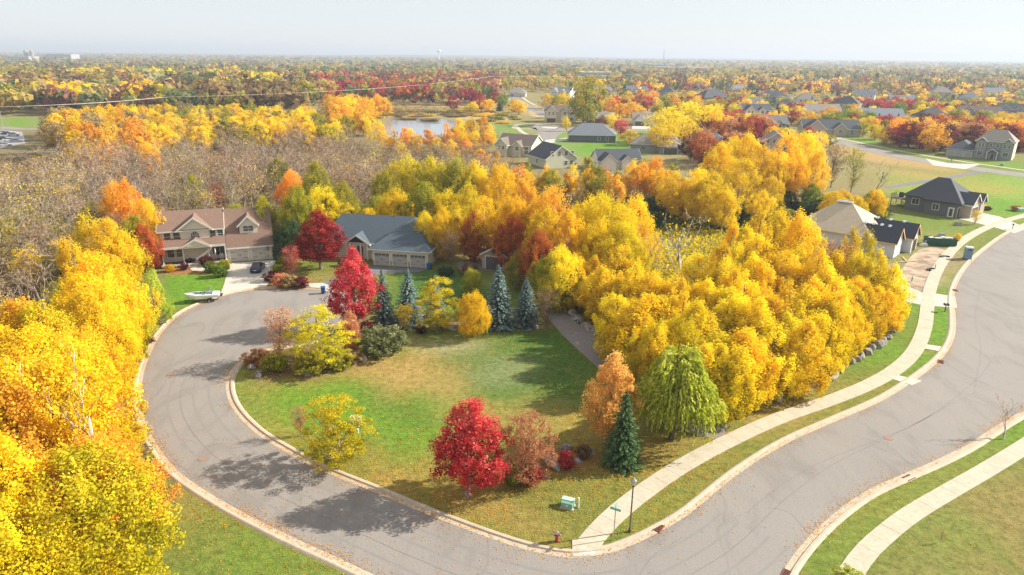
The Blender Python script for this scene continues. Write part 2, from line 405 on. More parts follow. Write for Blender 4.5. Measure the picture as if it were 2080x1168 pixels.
make_willow('willow0', 140)
# ------------------------------------------------------------------ setting: ground, roads, kerbs, walks, water
def catmull(pts, step=1.0, closed=False):
    P = [np.array(p, float) for p in pts]; n = len(P); out = []
    rng_ = range(n) if closed else range(n-1)
    for i in rng_:
        p0 = P[(i-1) % n] if closed or i > 0 else 2*P[0]-P[1]
        p1, p2 = P[i], P[(i+1) % n]; p3 = P[(i+2) % n] if closed or i+2 < n else 2*P[-1]-P[-2]
        m = max(2, int(np.linalg.norm(p2-p1)/step))
        for j in range(m):
            t = j/m; out.append(.5*((2*p1)+(p2-p0)*t+(2*p0-5*p1+4*p2-p3)*t*t+(3*p1-p0-3*p2+p3)*t**3))
    if not closed: out.append(P[-1])
    return np.array(out)
def GW(px): return [G(*p) for p in px]
def inpoly(X, Y, poly):
    ins = np.zeros(X.shape, bool); n = len(poly)
    for i in range(n):
        x1, y1 = poly[i]; x2, y2 = poly[(i+1) % n]
        if y1 == y2: continue
        c = ((y1 > Y) != (y2 > Y)) & (X < (x2-x1)*(Y-y1)/(y2-y1)+x1); ins ^= c
    return ins
def offset_line(P, d):
    T = np.gradient(P, axis=0); T /= np.linalg.norm(T, axis=1, keepdims=True)+1e-9
    Nn = np.stack([T[:, 1], -T[:, 0]], axis=1)          # to the right of travel
    return P + Nn*d
def ribbon(name, P, prof, mat, parent=None, joints=0):
    """prof: list of (offset to the right, z)."""
    mb = MB(); rows = [offset_line(P, o) for o, z in prof]; k = len(prof); n = len(P)
    vs = [(rows[j][i][0], rows[j][i][1], prof[j][1]) for i in range(n) for j in range(k)]
    fs = [(i*k+j, i*k+j+1, (i+1)*k+j+1, (i+1)*k+j) for i in range(n-1) for j in range(k-1)]
    mb.add(vs, fs); return mb.put(name, mat, parent)
def fill(name, poly, z, mat, step=None):
    import bmesh
    bm = bmesh.new(); vs = [bm.verts.new((p[0], p[1], z)) for p in poly]; f = bm.faces.new(vs)
    bmesh.ops.triangulate(bm, faces=[f]); bm.normal_update()
    for f in bm.faces:
        if f.normal.z < 0: f.normal_flip()
    me = bpy.data.meshes.new(name); bm.to_mesh(me); bm.free(); return link(name, me, mat)

# asphalt outline (photo points, unprojected to the ground)
INNER = GW([(668,668),(640,690),(600,701),(560,704),(520,715),(482,738),(462,765),(460,800),(478,838),(520,880),(580,918),(650,955),(760,1000),(880,1050),(1000,1095),(1090,1122),(1160,1133),(1227,1127),(1285,1107),(1335,1083),(1400,1044),(1500,963),(1600,900),(1700,855),(1800,810),(1880,757),(1922,718),(1940,680),(1941,640),(1938,605),(1948,570),(1972,535),(2008,503),(2050,474),(2110,447),(2200,425)])
OUTER = GW([(890,1222),(770,1172),(680,1130),(600,1094),(500,1044),(420,998),(360,955),(320,905),(295,855),(287,800),(296,745),(320,690),(348,655),(385,628),(449,603),(500,591),(560,586),(620,587),(670,592),(712,603),(728,622),(715,645),(690,660),(668,668)])
LOW = GW([(2200,800),(2080,836),(2045,852),(2005,877),(1960,905),(1900,935),(1830,965),(1760,997),(1700,1038),(1650,1083),(1610,1130),(1585,1172),(1570,1230)])
inner = catmull(INNER, 1.0); outer = catmull(OUTER, 1.0); low = catmull(LOW, 1.0)
road_poly = list(outer) + list(inner[1:]) + [G(2400, 560)] + list(low) + [G(1400, 1400), G(900, 1400)]

def asphalt(name, base, streak=.10, sc_=1.0):
    m, t = newmat(name)
    c = mixrgb(t, noise(t, .07*sc_, 4, .6), tuple(x*.90 for x in base), tuple(x*1.10 for x in base))
    fine = ramp(t, noise(t, 7*sc_, 5, .8), [(.25, .74), (.75, 1.2)])
    c = mixrgb(t, 1, c, fine, 'MULTIPLY')
    st = ramp(t, noise(t, .35*sc_, 5, .62, stretch=(1, .4, 1, -.5), dist=1.0), [(.34, .82), (.50, 1.0), (.75, 1.06)])
    c = mixrgb(t, .75, c, mixrgb(t, 1, c, st, 'MULTIPLY'))
    # thin dark tar lines from the edges of large cells
    tc = N(t, 'TexCoord'); vo = N(t, 'TexVoronoi', feature='DISTANCE_TO_EDGE'); vo.inputs['Scale'].default_value = .045
    wn = N(t, 'TexNoise'); wn.inputs['Scale'].default_value = .25; t.links.new(tc.outputs['Object'], wn.inputs['Vector'])
    mx = N(t, 'Mix', data_type='VECTOR'); mx.inputs[0].default_value = .82
    ad = N(t, 'VectorMath', operation='SCALE'); ad.inputs[3].default_value = 2.5; t.links.new(wn.outputs[1], ad.inputs[0])
    a2 = N(t, 'VectorMath', operation='ADD'); t.links.new(tc.outputs['Object'], a2.inputs[0]); t.links.new(ad.outputs[0], a2.inputs[1])
    t.links.new(a2.outputs[0], vo.inputs['Vector'])
    c = mixrgb(t, ramp(t, vo.outputs[0], [(0, .25), (.005, .0)]), c, tuple(x*.5 for x in base))
    finish(t, c, .85, bump=noise(t, 20, 2), bstr=.15, spec=.25); return m
M_ASPH = asphalt('weathered asphalt', (.245, .224, .20))
M_ASPH2 = asphalt('dark asphalt path', (.17, .165, .17))
def concrete(name, base, sc_=1.0):
    m, t = newmat(name)
    c = mixrgb(t, noise(t, .5*sc_, 4, .6), tuple(x*.76 for x in base), tuple(min(1, x*1.12) for x in base))
    c = mixrgb(t, 1, c, ramp(t, noise(t, 3*sc_, 5, .75), [(.3, .78), (.7, 1.08)]), 'MULTIPLY')
    finish(t, c, .85, bump=noise(t, 15, 2), bstr=.1); return m
M_KERB = concrete('kerb concrete', (.50, .42, .31)); M_WALK = concrete('sidewalk concrete', (.52, .455, .34))
M_DRIVE = concrete('driveway concrete', (.56, .51, .43)); M_GRAVEL = concrete('gravel', (.25, .23, .225), 3)
M_JOINT = plain('joint dirt', (.30, .25, .18))

setp(fill('road', road_poly, .008, M_ASPH), kind='structure')
kerb_prof = [(0, .012), (-.42, .022), (-.50, .125), (-.70, .135), (-.78, .10), (-.95, -.02)]
def kerb(P, side, name='kerb'):
    setp(ribbon(name, P, [(o*side, z) for o, z in kerb_prof], M_KERB), kind='structure')
kerb(inner, 1); kerb(outer, 1); kerb(low, 1)

M_TAR = plain('tar seam', (.178, .164, .150), .6, var=.3, scale=1.5); M_TYRE = plain('tyre worn asphalt', (.215, .198, .182), .8, var=.12, scale=.8)
def seam(P, wd_=.05, z=.0125, mat=None): setp(ribbon('road_seam', np.array(P), [(-wd_/2, z), (wd_/2, z)], mat or M_TAR), kind='structure')
i0 = int(len(inner)*.08); i1 = int(len(inner)*.34)
seam(offset_line(inner, 4.4)[6:len(inner)//2]+R_.normal(0, .015, (len(inner)//2-6, 2)), .06); seam(offset_line(low, 4.6)[4:-6], .05)
for o_, m_ in ((1.7, .22), (3.2, .2), (5.6, .22), (7.1, .2)): seam(offset_line(inner, o_)[10:70], m_, .0105, M_TYRE)
for q_ in ([(1990,560),(1984,640),(1990,720),(1975,800)], [(1930,665),(1985,672),(2080,668)], [(452,936),(520,905),(556,893)], [(330,640),(345,665),(372,690)], [(1300,1168),(1330,1120),(1380,1085)], [(1750,890),(1800,905),(1850,945)], [(700,1100),(760,1060),(840,1045)], [(1560,1030),(1600,1040),(1640,1080)]):
    P_ = catmull(GW(q_), .35); seam(P_+np.cumsum(R_.normal(0, .035, P_.shape), axis=0), .045)
def walk(name, pts, width, z=.06, slab=1.8, mat=None):
    P = catmull(GW(pts), .3); L = np.r_[0, np.cumsum(np.linalg.norm(np.diff(P, axis=0), axis=1))]; mb = MB()
    n = int(L[-1]/slab); wd = width if isinstance(width, (int, float)) else None
    def at(s): return np.array([np.interp(s, L, P[:, 0]), np.interp(s, L, P[:, 1])])
    for i in range(n):
        s0, s1 = i*slab+.012, (i+1)*slab-.012; a, b = at(s0), at(s1); ta = at(s0+.3)-at(s0-.3); tb = at(s1+.3)-at(s1-.3)
        na = np.array([ta[1], -ta[0]])/np.linalg.norm(ta); nb = np.array([tb[1], -tb[0]])/np.linalg.norm(tb)
        w0 = w1 = width/2; dz = ((i*37) % 5)*.0015
        q = [a-na*w0, a+na*w0, b+nb*w1, b-nb*w1]
        mb.add([(p[0], p[1], -.02) for p in q]+[(p[0], p[1], z+dz) for p in q], [(4,5,6,7),(0,1,5,4),(1,2,6,5),(2,3,7,6),(3,0,4,7)])
    o = setp(mb.put(name, mat or M_WALK), kind='structure')
    setp(ribbon('path_bedding', P, [(-width/2+.01, z-.03), (width/2-.01, z-.03)], M_JOINT), kind='structure')
    return o
walk('sidewalk', [(1192,1108),(1232,1062),(1290,1012),(1380,950),(1480,896),(1580,851),(1680,816),(1760,784),(1820,750),(1858,712),(1878,665),(1884,620),(1890,585),(1906,545),(1930,512),(1965,483),(2015,458),(2080,438),(2160,420)], 1.75)
walk('sidewalk', [(1690,1225),(1728,1165),(1765,1115),(1840,1052),(1920,1003),(2000,957),(2080,908),(2150,860)], 1.55)
def slabpoly(name, px, z, mat, smooth=False):
    P = GW(px)
    if smooth: P = [tuple(p) for p in catmull(P, .8, True)]
    mb = MB(); n = len(P); area = sum(P[i][0]*P[(i+1) % n][1]-P[(i+1) % n][0]*P[i][1] for i in range(n))
    if area < 0: P = P[::-1]
    mb.add([(p[0], p[1], -.03) for p in P]+[(p[0], p[1], z) for p in P], [tuple(range(n, 2*n))]+[(i, (i+1) % n, n+(i+1) % n, n+i) for i in range(n)])
    return setp(mb.put(name, mat), kind='structure')
slabpoly('sidewalk', [(1162,1096),(1216,1100),(1236,1122),(1208,1130),(1163,1131)], .052, M_WALK)
slabpoly('path', [(1178,1114),(1207,1116),(1212,1126),(1176,1127)], .058, plain('ramp plate', (.50, .50, .50)))
slabpoly('path', [(1883,700),(1922,706),(1919,716),(1876,708)], .045, M_DRIVE)
slabpoly('path', [(1822,762),(1872,774),(1852,783),(1812,770)], .045, M_DRIVE)
slabpoly('driveway', [(1800,572),(1832,577),(1868,592),(1876,596),(1872,620),(1835,612),(1800,606)], .046, M_DRIVE)
slabpoly('driveway', [(1895,596),(1940,603),(1944,626),(1893,622)], .046, M_DRIVE)
slabpoly('driveway', [(1948,445),(1985,431),(2030,440),(2068,456),(2092,462),(2060,474),(2020,462)], .046, M_DRIVE)
slabpoly('driveway', [(466,535),(560,528),(552,556),(541,585),(500,588),(447,600),(456,575)], .046, M_DRIVE)
slabpoly('driveway', [(752,541),(872,546),(850,553),(780,556),(742,564),(715,576),(695,590),(640,584),(660,572),(700,556)], .040, M_ASPH2)
slabpoly('path', [(612,577),(655,575),(700,590),(716,600),(690,597),(655,590)], .052, M_DRIVE)
slabpoly('path', [(385,545),(425,541),(436,546),(420,552),(390,550)], .055, M_DRIVE)
P = catmull(GW([(1475,872),(1400,852),(1320,800),(1255,745),(1200,698),(1160,660),(1115,605),(1075,565),(1020,540),(930,540)]), 1.5)
setp(ribbon('gravel_road', P, [(-2.3, .024), (2.3, .024)], M_GRAVEL), kind='structure'); DRIVE = P
def far_road(pts, width, z=.03, mat=None, name='road'):
    P = catmull(GW(pts), 4)
    return setp(ribbon(name, P, [(-width/2, z), (width/2, z)], mat or M_ASPH), kind='structure')
far_road([(1640,272),(1700,287),(1760,302),(1830,318),(1950,338),(2080,356),(2200,372)], 9, .03)
far_road([(1640,266),(1700,280),(1780,297),(1850,311),(1960,329),(2080,346),(2180,360)], 1.8, .045, M_WALK, 'sidewalk')
far_road([(1798,381),(1860,372),(1920,362),(1985,350),(2000,345)], 2.8, .02, M_ASPH2, 'path')
far_road([(1400,262),(1310,264),(1230,263),(1170,260),(1110,256)], 9, .03)
far_road([(1082,320),(1088,300),(1105,278),(1130,265),(1170,260)], 11, .036)
far_road([(1082,262),(1100,262),(1120,258),(1150,262)], 13, .042)
far_road([(1082,262),(1060,262),(1044,260),(1050,254),(1075,252),(1110,253)], 2.2, .05, M_WALK, 'sidewalk')
far_road([(1048,256),(1060,268),(1075,276),(1070,284),(1052,292)], 2.2, .055, M_WALK, 'sidewalk')
far_road([(1040,196),(1052,205),(1072,218),(1095,226),(1110,236)], 8, .03)
far_road([(1060,196),(1072,206),(1092,216)], 2.2, .045, M_WALK, 'sidewalk')
far_road([(960,199),(1020,203),(1044,201)], 4, .03, M_DRIVE)
far_road([(0,258),(40,262),(90,262)], 7, .02)
slabpoly('car_park', [(0,264),(45,268),(52,290),(0,300)], .03, asphalt('car park asphalt', (.33, .32, .33)))
for q in ([(1880,322),(1925,332),(1990,334),(1960,344),(1895,336)], [(1090,252),(1140,255),(1128,262),(1080,258)], [(1176,254),(1210,254),(1208,261),(1170,261)],
          [(1284,256),(1320,256),(1320,262),(1284,262)], [(1094,286),(1150,280),(1155,285),(1100,293)], [(1660,277),(1710,280),(1690,288),(1670,284)]):
    slabpoly('driveway', q, .044, M_DRIVE)

setp(fill('dirt_patch', [tuple(p) for p in catmull(GW([(1830,558),(1848,524),(1872,506),(1905,503),(1938,512),(1930,530),(1905,560),(1893,584),(1870,590),(1848,580)]), .6, True)], .006, barkmat('bare dirt', (.22,.155,.10), (.46,.35,.24), .35)), kind='structure')
# pond
mw, t = newmat('pond water')
b = finish(t, (.22, .26, .29), .12, bump=noise(t, .6, 3, stretch=(1, .3, 1)), bstr=.08, spec=.6)
setp(fill('pond_water', [tuple(p) for p in catmull(GW([(780,252),(800,241),(850,239),(895,241),(925,248),(915,262),(900,280),(870,292),(800,290),(775,272)]), 4, True)], .02, mw), kind='structure')
setp(fill('pond_water', [tuple(p) for p in catmull(GW([(1310,478),(1370,462),(1420,468),(1400,500),(1330,510)]), 2, True)], .02, mw), kind='structure')

# ground sheet: tensor grid, fine near the camera, reaching the horizon
def ticks(parts):
    out = []
    for a, b_, s in parts: out += list(np.arange(a, b_, s))
    return np.array(out)
xs = ticks([(0, 62, .6), (62, 170, 1.5), (170, 420, 6), (420, 1500, 60), (1500, 6000, 500), (6000, 32001, 2600)])
xs = np.concatenate([-xs[:0:-1], xs]); ys = ticks([(-200, 20, 20), (20, 34, 2), (34, 112, .6), (112, 190, 1.3), (190, 420, 4), (420, 1500, 40), (1500, 6000, 400), (6000, 40001, 2600)])
X, Y = np.meshgrid(xs, ys, indexing='ij'); ny = len(ys)
rg = np.random.default_rng(5)
def vn(X, Y, s, seed):          # cheap value noise in the world
    r = np.random.default_rng(seed); T = r.uniform(0, 1, (64, 64)); x = X/s; y = Y/s
    xi = np.floor(x).astype(int); yi = np.floor(y).astype(int); fx = x-xi; fy = y-yi; fx = fx*fx*(3-2*fx); fy = fy*fy*(3-2*fy)
    a = T[xi % 64, yi % 64]; b = T[(xi+1) % 64, yi % 64]; c = T[xi % 64, (yi+1) % 64]; d = T[(xi+1) % 64, (yi+1) % 64]
    return (a*(1-fx)+b*fx)*(1-fy)+(c*(1-fx)+d*fx)*fy
def fbm(X, Y, s, seed): return .55*vn(X, Y, s, seed)+.3*vn(X, Y, s*.47, seed+1)+.15*vn(X, Y, s*.2, seed+2)
f1 = fbm(X, Y, 60, 1)[..., None]
COL = (1-f1)*np.array([.20, .17, .07])+f1*np.array([.30, .24, .11])
f2 = fbm(X, Y, 4.0, 9)
def paint(px, col, strength=1.0, blur=2, edge=.0):
    global COL
    P = GW(px); m = inpoly(X+2.2*edge*(f2-.5)*4, Y+2.2*edge*(fbm(Y, X, 3.1, 4)-.5)*4, P).astype(float)
    for _ in range(blur):
        m = (m+np.roll(m, 1, 0)+np.roll(m, -1, 0))/3; m = (m+np.roll(m, 1, 1)+np.roll(m, -1, 1))/3
    m = (m*strength)[..., None]; COL = COL*(1-m)+np.array(col)*m
GRN, BRT, OLV, DRY, LIT, MUL, SAND = (.055, .135, .02), (.12, .25, .02), (.165, .19, .035), (.40, .245, .085), (.42, .245, .075), (.19, .115, .065), (.50, .42, .26)
RMUL = (.34, .13, .06)
# lawns
paint([(-300,1400),(-200,600),(240,540),(330,540),(560,525),(900,520),(1010,560),(1200,640),(1330,840),(1500,830),(1850,600),(1800,520),(1790,300),(2300,330),(2300,1400)], OLV)
paint([(325,552),(470,545),(450,600),(370,625),(335,640)], BRT, 1, 3)
paint([(600,560),(700,545),(690,585),(600,590)], (.22,.21,.06), 1, 2)
paint([(800,545),(930,545),(1000,600),(950,650),(790,650)], GRN, .9, 3)
paint([(465,755),(560,730),(700,720),(820,700),(860,670),(1180,660),(1240,740),(1220,900),(1100,960),(850,960),(650,950),(520,880),(470,820)], (.16,.21,.035), 1, 3)
paint([(880,700),(1130,665),(1235,760),(1190,840),(1020,830),(880,770)], GRN, .9, 9, 1)
paint([(560,780),(720,770),(1010,850),(960,900),(780,920),(560,870),(500,820)], BRT, .95, 9, 1.2)
paint([(690,790),(800,770),(900,850),(880,880),(780,840)], GRN, .6, 8, 1.2)
paint([(690,740),(880,715),(950,770),(970,810),(880,800),(800,800),(740,770)], DRY, .85, 9, 1.4)
paint([(480,770),(620,755),(840,715),(860,690),(900,690),(830,735),(700,765),(560,785),(500,790)], DRY, .65, 6, 1)
paint([(860,700),(990,690),(1000,715),(880,720)], SAND, .75, 8, 1)
paint([(940,745),(1050,720),(1110,750),(1020,790)], SAND, .28, 8, 1.4)
paint([(840,820),(1010,830),(1240,830),(1230,900),(1000,880),(850,850)], DRY, .45, 9, 1.4)
paint([(466,800),(490,850),(560,900),(680,955),(780,995),(900,1045),(880,1020),(760,950),(640,910),(560,860),(500,800)], LIT, .6, 6, 1.3)
paint([(760,960),(880,960),(1010,1000),(1130,1040),(1110,1110),(1000,1085),(840,1020)], DRY, .8, 9, 1.5)
paint([(1230,900),(1420,860),(1470,880),(1350,960),(1230,1000),(1160,1030),(1140,1000)], DRY, .40, 9, 1.3)
paint([(1030,1000),(1230,960),(1300,970),(1190,1060),(1120,1050)], GRN, .45, 9, 1.5)
paint([(1500,905),(1860,775),(1850,800),(1660,870),(1500,955)], LIT, .55, 5, 1.2)
paint([(1250,1075),(1400,985),(1520,920),(1520,945),(1400,1030),(1290,1095)], LIT, .38, 5, 1.4)
paint([(1450,850),(1700,770),(1750,780),(1500,880),(1440,900)], DRY, .6, 4, 1.2)
paint([(1820,600),(1875,610),(1870,680),(1820,740),(1740,770),(1680,790),(1700,740),(1780,690)], BRT, .75, 5, 1)
paint([(1895,620),(1935,620),(1938,680),(1915,705),(1885,700)], BRT, 1, 2)
paint([(1870,712),(1912,722),(1885,750),(1835,765)], BRT, .9, 2)
paint([(1905,560),(1940,565),(1935,600),(1895,597)], BRT, .8, 2)
paint([(1990,470),(2040,462),(1995,500),(1950,530),(1940,520)], OLV, .8, 2)
paint([(1925,530),(1960,525),(1940,560),(1915,560)], DRY, .7, 3)
# right-hand yards and meadow
paint([(1780,430),(1850,440),(1950,445),(2010,470),(1960,480),(1900,510),(1850,480),(1780,470)], (.15,.21,.035), .9, 4, 1)
paint([(1870,470),(1960,470),(1930,500),(1880,500)], DRY, .5, 6, 1)
paint([(1785,340),(1900,352),(1995,355),(1800,392)], (.40,.26,.10), .9, 4, 1)
paint([(1790,350),(1900,362),(1860,370),(1795,380)], BRT, .6, 4, 1)
paint([(1800,390),(1900,370),(1990,355),(2100,352),(2300,360),(2300,470),(2080,450),(1990,430),(1990,390),(1850,400)], (.20,.30,.045), 1, 4)
paint([(1940,375),(2040,372),(2080,390),(1990,395)], LIT, .55, 6, 1)
paint([(1990,400),(2090,410),(2080,445),(2000,432)], BRT, .9, 4)
paint([(1670,290),(1800,310),(1950,340),(1950,352),(1800,335),(1690,310)], (.42,.27,.11), .9, 3)
paint([(1680,272),(1760,292),(1900,325),(1880,318),(1780,285),(1700,270)], BRT, .9, 2)
paint([(1950,332),(2080,345),(2200,360),(2200,345),(2080,330)], BRT, .9, 2)
# building plot, driveways' dirt
paint([(1830,560),(1855,520),(1900,500),(1945,510),(1930,530),(1895,580),(1850,600)], (.42,.31,.20), .95, 3, .8)
paint([(1860,525),(1900,510),(1925,520),(1880,560)], (.22,.15,.09), .9, 4, 1)
# planting beds
paint([(498,735),(540,705),(700,690),(760,715),(720,745),(600,775),(520,790)], MUL, .85, 3, .8)
paint([(700,660),(830,670),(960,672),(1130,668),(1120,650),(700,640)], MUL, .8, 2, .5)
paint([(1010,960),(1100,905),(1200,905),(1230,930),(1150,965),(1060,995),(1020,985)], RMUL, .8, 3, .6)
paint([(930,1000),(975,1000),(975,1015),(930,1015)], RMUL, .8, 1)
paint([(300,690),(352,630),(372,622),(350,660),(318,720),(290,780),(278,760)], RMUL, .85, 2, .4)
paint([(280,780),(320,700),(300,690),(270,760)], OLV, .5, 2)
paint([(330,545),(470,535),(465,560),(400,556),(335,560)], RMUL, .9, 1)
paint([(540,570),(560,548),(640,570),(610,592),(545,590)], RMUL, .8, 2)
# bottom lawns
paint([(240,1168),(330,990),(420,1020),(560,1090),(720,1168),(750,1300),(200,1300)], (.165,.20,.04), 1, 3)
paint([(480,1168),(420,1060),(560,1110),(680,1168)], BRT, .5, 9, 1.5)
paint([(350,985),(420,1010),(420,1050),(350,1030)], DRY, .5, 5, 1)
paint([(1610,1168),(1700,1060),(1850,980),(2080,850),(2200,800),(2200,840),(2080,890),(1900,1000),(1780,1080),(1700,1168)], (.17,.22,.04), 1, 2)
paint([(1640,1130),(1720,1050),(1860,975),(1960,920),(1970,935),(1800,1030),(1690,1110)], LIT, .45, 6, 1.4)
paint([(2000,885),(2080,845),(2140,830),(2080,880),(2020,910)], BRT, .9, 3)
paint([(1780,1168),(1850,1070),(2000,970),(2080,940),(2300,900),(2300,1400),(1700,1400)], (.20,.20,.055), 1, 2)
paint([(1930,1060),(2080,990),(2300,1000),(2300,1400),(1900,1300),(1960,1120)], (.28,.20,.075), .65, 9, 2)
paint([(1800,1130),(1900,1050),(1960,1060),(1900,1150)], BRT, .45, 8, 1.5)
# woods floors
WF = (.20, .155, .085)
paint([(-400,1300),(-400,300),(0,262),(700,262),(1000,330),(1790,400),(1800,560),(1840,640),(1670,770),(1450,830),(1270,720),(1150,600),(1000,530),(900,500),(560,500),(330,490),(325,600),(280,780),(350,1000),(240,1168)], WF, .9, 3)
paint([(900,470),(1200,420),(1450,470),(1400,520),(1250,520),(950,510)], (.24,.19,.07), .8, 3)
paint([(0,520),(110,520),(120,600),(0,620)], (.40,.30,.17), .9, 3)
# middle distance
paint([(690,205),(1000,215),(1060,240),(990,250),(900,236),(760,236),(650,225)], (.44,.31,.13), 1, 2)
paint([(1000,250),(1080,252),(1060,290),(1000,300)], (.17,.24,.06), 1, 1)
paint([(1080,270),(1420,262),(1420,300),(1250,320),(1090,320)], (.16,.25,.05), 1, 1)
paint([(1040,225),(1120,220),(1400,226),(1400,236),(1100,240)], (.50,.36,.22), .9, 1)
paint([(1190,290),(1290,296),(1240,318),(1170,305)], BRT, 1, 1)
paint([(0,238),(90,240),(60,262),(0,262)], BRT, .9, 1)
paint([(330,180),(420,185),(430,200),(300,200)], BRT, .8, 1)
paint([(380,200),(700,190),(720,210),(420,215)], (.42,.30,.15), .8, 1)
me = bpy.data.meshes.new('ground'); nv = X.size
Z = -0.0*X
me.vertices.add(nv); me.vertices.foreach_set('co', np.stack([X, Y, Z], axis=-1).astype(np.float32).ravel())
I, J = np.meshgrid(np.arange(len(xs)-1), np.arange(ny-1), indexing='ij'); a = (I*ny+J).ravel()
F = np.stack([a, a+ny, a+ny+1, a+1], axis=1).astype(np.int32)
me.loops.add(F.size); me.loops.foreach_set('vertex_index', F.ravel()); me.polygons.add(len(F)); me.polygons.foreach_set('loop_start', np.arange(0, F.size, 4, dtype=np.int32))
me.update(calc_edges=True)
ca = me.attributes.new('cover', 'FLOAT_COLOR', 'POINT'); ca.data.foreach_set('color', np.concatenate([COL, np.ones(COL.shape[:2]+(1,))], axis=-1).astype(np.float32).ravel())
mg, t = newmat('grass and soil')
at = N(t, 'Attribute'); at.attribute_name = 'cover'
c = at.outputs['Color']
c = mixrgb(t, 1, c, ramp(t, noise(t, 1.3, 6, .75), [(.3, .58), (.5, 1.0), (.72, 1.42)]), 'MULTIPLY')
c = mixrgb(t, ramp(t, noise(t, .5, 5, .7), [(.54, 0.0), (.72, .38)]), c, (.36, .25, .09))
c = mixrgb(t, ramp(t, noise(t, .33, 5, .7, stretch=(1, .5, 1)), [(.54, 0.0), (.70, .4)]), c, (.11, .19, .025))
c = mixrgb(t, ramp(t, noise(t, 2.3, 6, .85, dist=.6), [(.42, .6), (.5, 0.0)]), c, mixrgb(t, 1, c, (.45, .62, .4), 'MULTIPLY'))
c = mixrgb(t, ramp(t, noise(t, 5.5, 4, .8), [(.56, 0.0), (.66, .45)]), c, (.42, .30, .10))
c = mixrgb(t, ramp(t, noise(t, 4.1, 4, .8), [(.30, .5), (.42, 0.0)]), c, (.06, .09, .02))
finish(t, c, .95, bump=noise(t, 7, 5, .8), bstr=.9, bdist=.12, spec=.1)
setp(link('ground', me, mg), kind='structure')

# ------------------------------------------------------------------ house kit
M_TRIM = plain('white trim', (.72, .70, .66), .5, var=.05); M_GLASS = plain('window glass', (.06, .075, .085), .12, var=.2, scale=.7, spec=.8)
M_GFRAME = M_TRIM
def wallblock(parent, x0, x1, y0, y1, z0, z1, mat, gable=None, name='wall'):
    mb = MB()
    if gable is None: mb.box(x0, x1, y0, y1, z0, z1)
    else:
        ax, zr = gable
        if ax == 'x': mb.extr([(y0, z0), (y1, z0), (y1, z1), ((y0+y1)/2, zr), (y0, z1)], x0, x1, 'x')
        else: mb.extr([(x0, z0), (x1, z0), (x1, z1), ((x0+x1)/2, zr), (x0, z1)], y0, y1, 'y')
    return mb.put(name, mat, parent)
def gable_roof(parent, x0, x1, y0, y1, ze, zr, mat, ax='x', oh=.45, th=.18, trim=True, name='roof', rk=.35, tmat=None):
    if ax == 'x': a0, a1, b0, b1 = x0-rk, x1+rk, y0, y1
    else: a0, a1, b0, b1 = y0-rk, y1+rk, x0, x1
    m = (b0+b1)/2; sl = (zr-ze)/(m-b0); e = ze-oh*sl
    poly = [(b0-oh, e), (m, zr), (b1+oh, e), (b1+oh, e+th), (m, zr+th*1.15), (b0-oh, e+th)]
    mb = MB(); mb.extr(poly, a0, a1, ax)
    r = mb.put(name, mat, parent)
    if trim:
        tb = MB(); tw = .10
        for a in (a0-.04, a1): tb.extr([(b0-oh, e-tw), (m, zr-tw), (b1+oh, e-tw), (b1+oh, e+th+.02), (m, zr+th*1.15+.02), (b0-oh, e+th+.02)], a, a+.04, ax)
        for b in (b0-oh-.05, b1+oh): 
            if ax == 'x': tb.box(a0, a1, b, b+.05, e-.06, e+th-.02)
            else: tb.box(b, b+.05, a0, a1, e-.06, e+th-.02)
        tb.put('fascia', tmat or M_TRIM, r)
    return r
def hip_roof(parent, x0, x1, y0, y1, ze, h, mat, oh=.5, trim=True, name='roof', inset=None, tmat=None, ends=(1, 1)):
    x0 -= oh; x1 += oh; y0 -= oh; y1 += oh; wx, wy = x1-x0, y1-y0; mb = MB(); z0 = ze-.12
    if wx >= wy:
        i = wy/2 if inset is None else inset; xa, xb = x0+i*ends[0], x1-i*ends[1]
        if xb-xa < .2: xa = xb = (x0+x1)/2; xb += .1
        R = [(xa, (y0+y1)/2, ze+h), (xb, (y0+y1)/2, ze+h)]
        fs = [(4,5,9,8), (5,6,9), (6,7,8,9), (7,4,8)]
    else:
        i = wx/2 if inset is None else inset; ya, yb = y0+i*ends[0], y1-i*ends[1]
        if yb-ya < .2: ya = yb = (y0+y1)/2; yb += .1
        R = [((x0+x1)/2, ya, ze+h), ((x0+x1)/2, yb, ze+h)]
        fs = [(4,5,8), (5,6,9,8), (6,7,9), (7,4,8,9)]
    B = [(x0,y0),(x1,y0),(x1,y1),(x0,y1)]
    mb.add([(a, b, z0) for a, b in B]+[(a, b, ze+.04) for a, b in B]+R, [(3,2,1,0),(0,1,5,4),(1,2,6,5),(2,3,7,6),(3,0,4,7)]+fs)
    r = mb.put(name, mat, parent)
    if trim:
        tb = MB(); tb.box(x0-.05,x1+.05,y0-.05,y0-.003,z0-.03,ze-.0); tb.box(x0-.05,x1+.05,y1+.003,y1+.05,z0-.03,ze); tb.box(x0-.05,x0-.003,y0,y1,z0-.03,ze); tb.box(x1+.003,x1+.05,y0,y1,z0-.03,ze)
        tb.put('fascia', tmat or M_TRIM, r)
    return r
def onface(f, u, v, z):      # local coordinates on a face: f = ('F', y) etc; u along it, v outwards
    s, p = f
    return {'F': (u, p-v, z), 'B': (u, p+v, z), 'L': (p-v, u, z), 'R': (p+v, u, z)}[s]
def fbox(mb, f, u0, u1, v0, v1, z0, z1):
    a = onface(f, u0, v0, z0); b = onface(f, u1, v1, z1)
    mb.box(min(a[0], b[0]), max(a[0], b[0]), min(a[1], b[1]), max(a[1], b[1]), z0, z1)
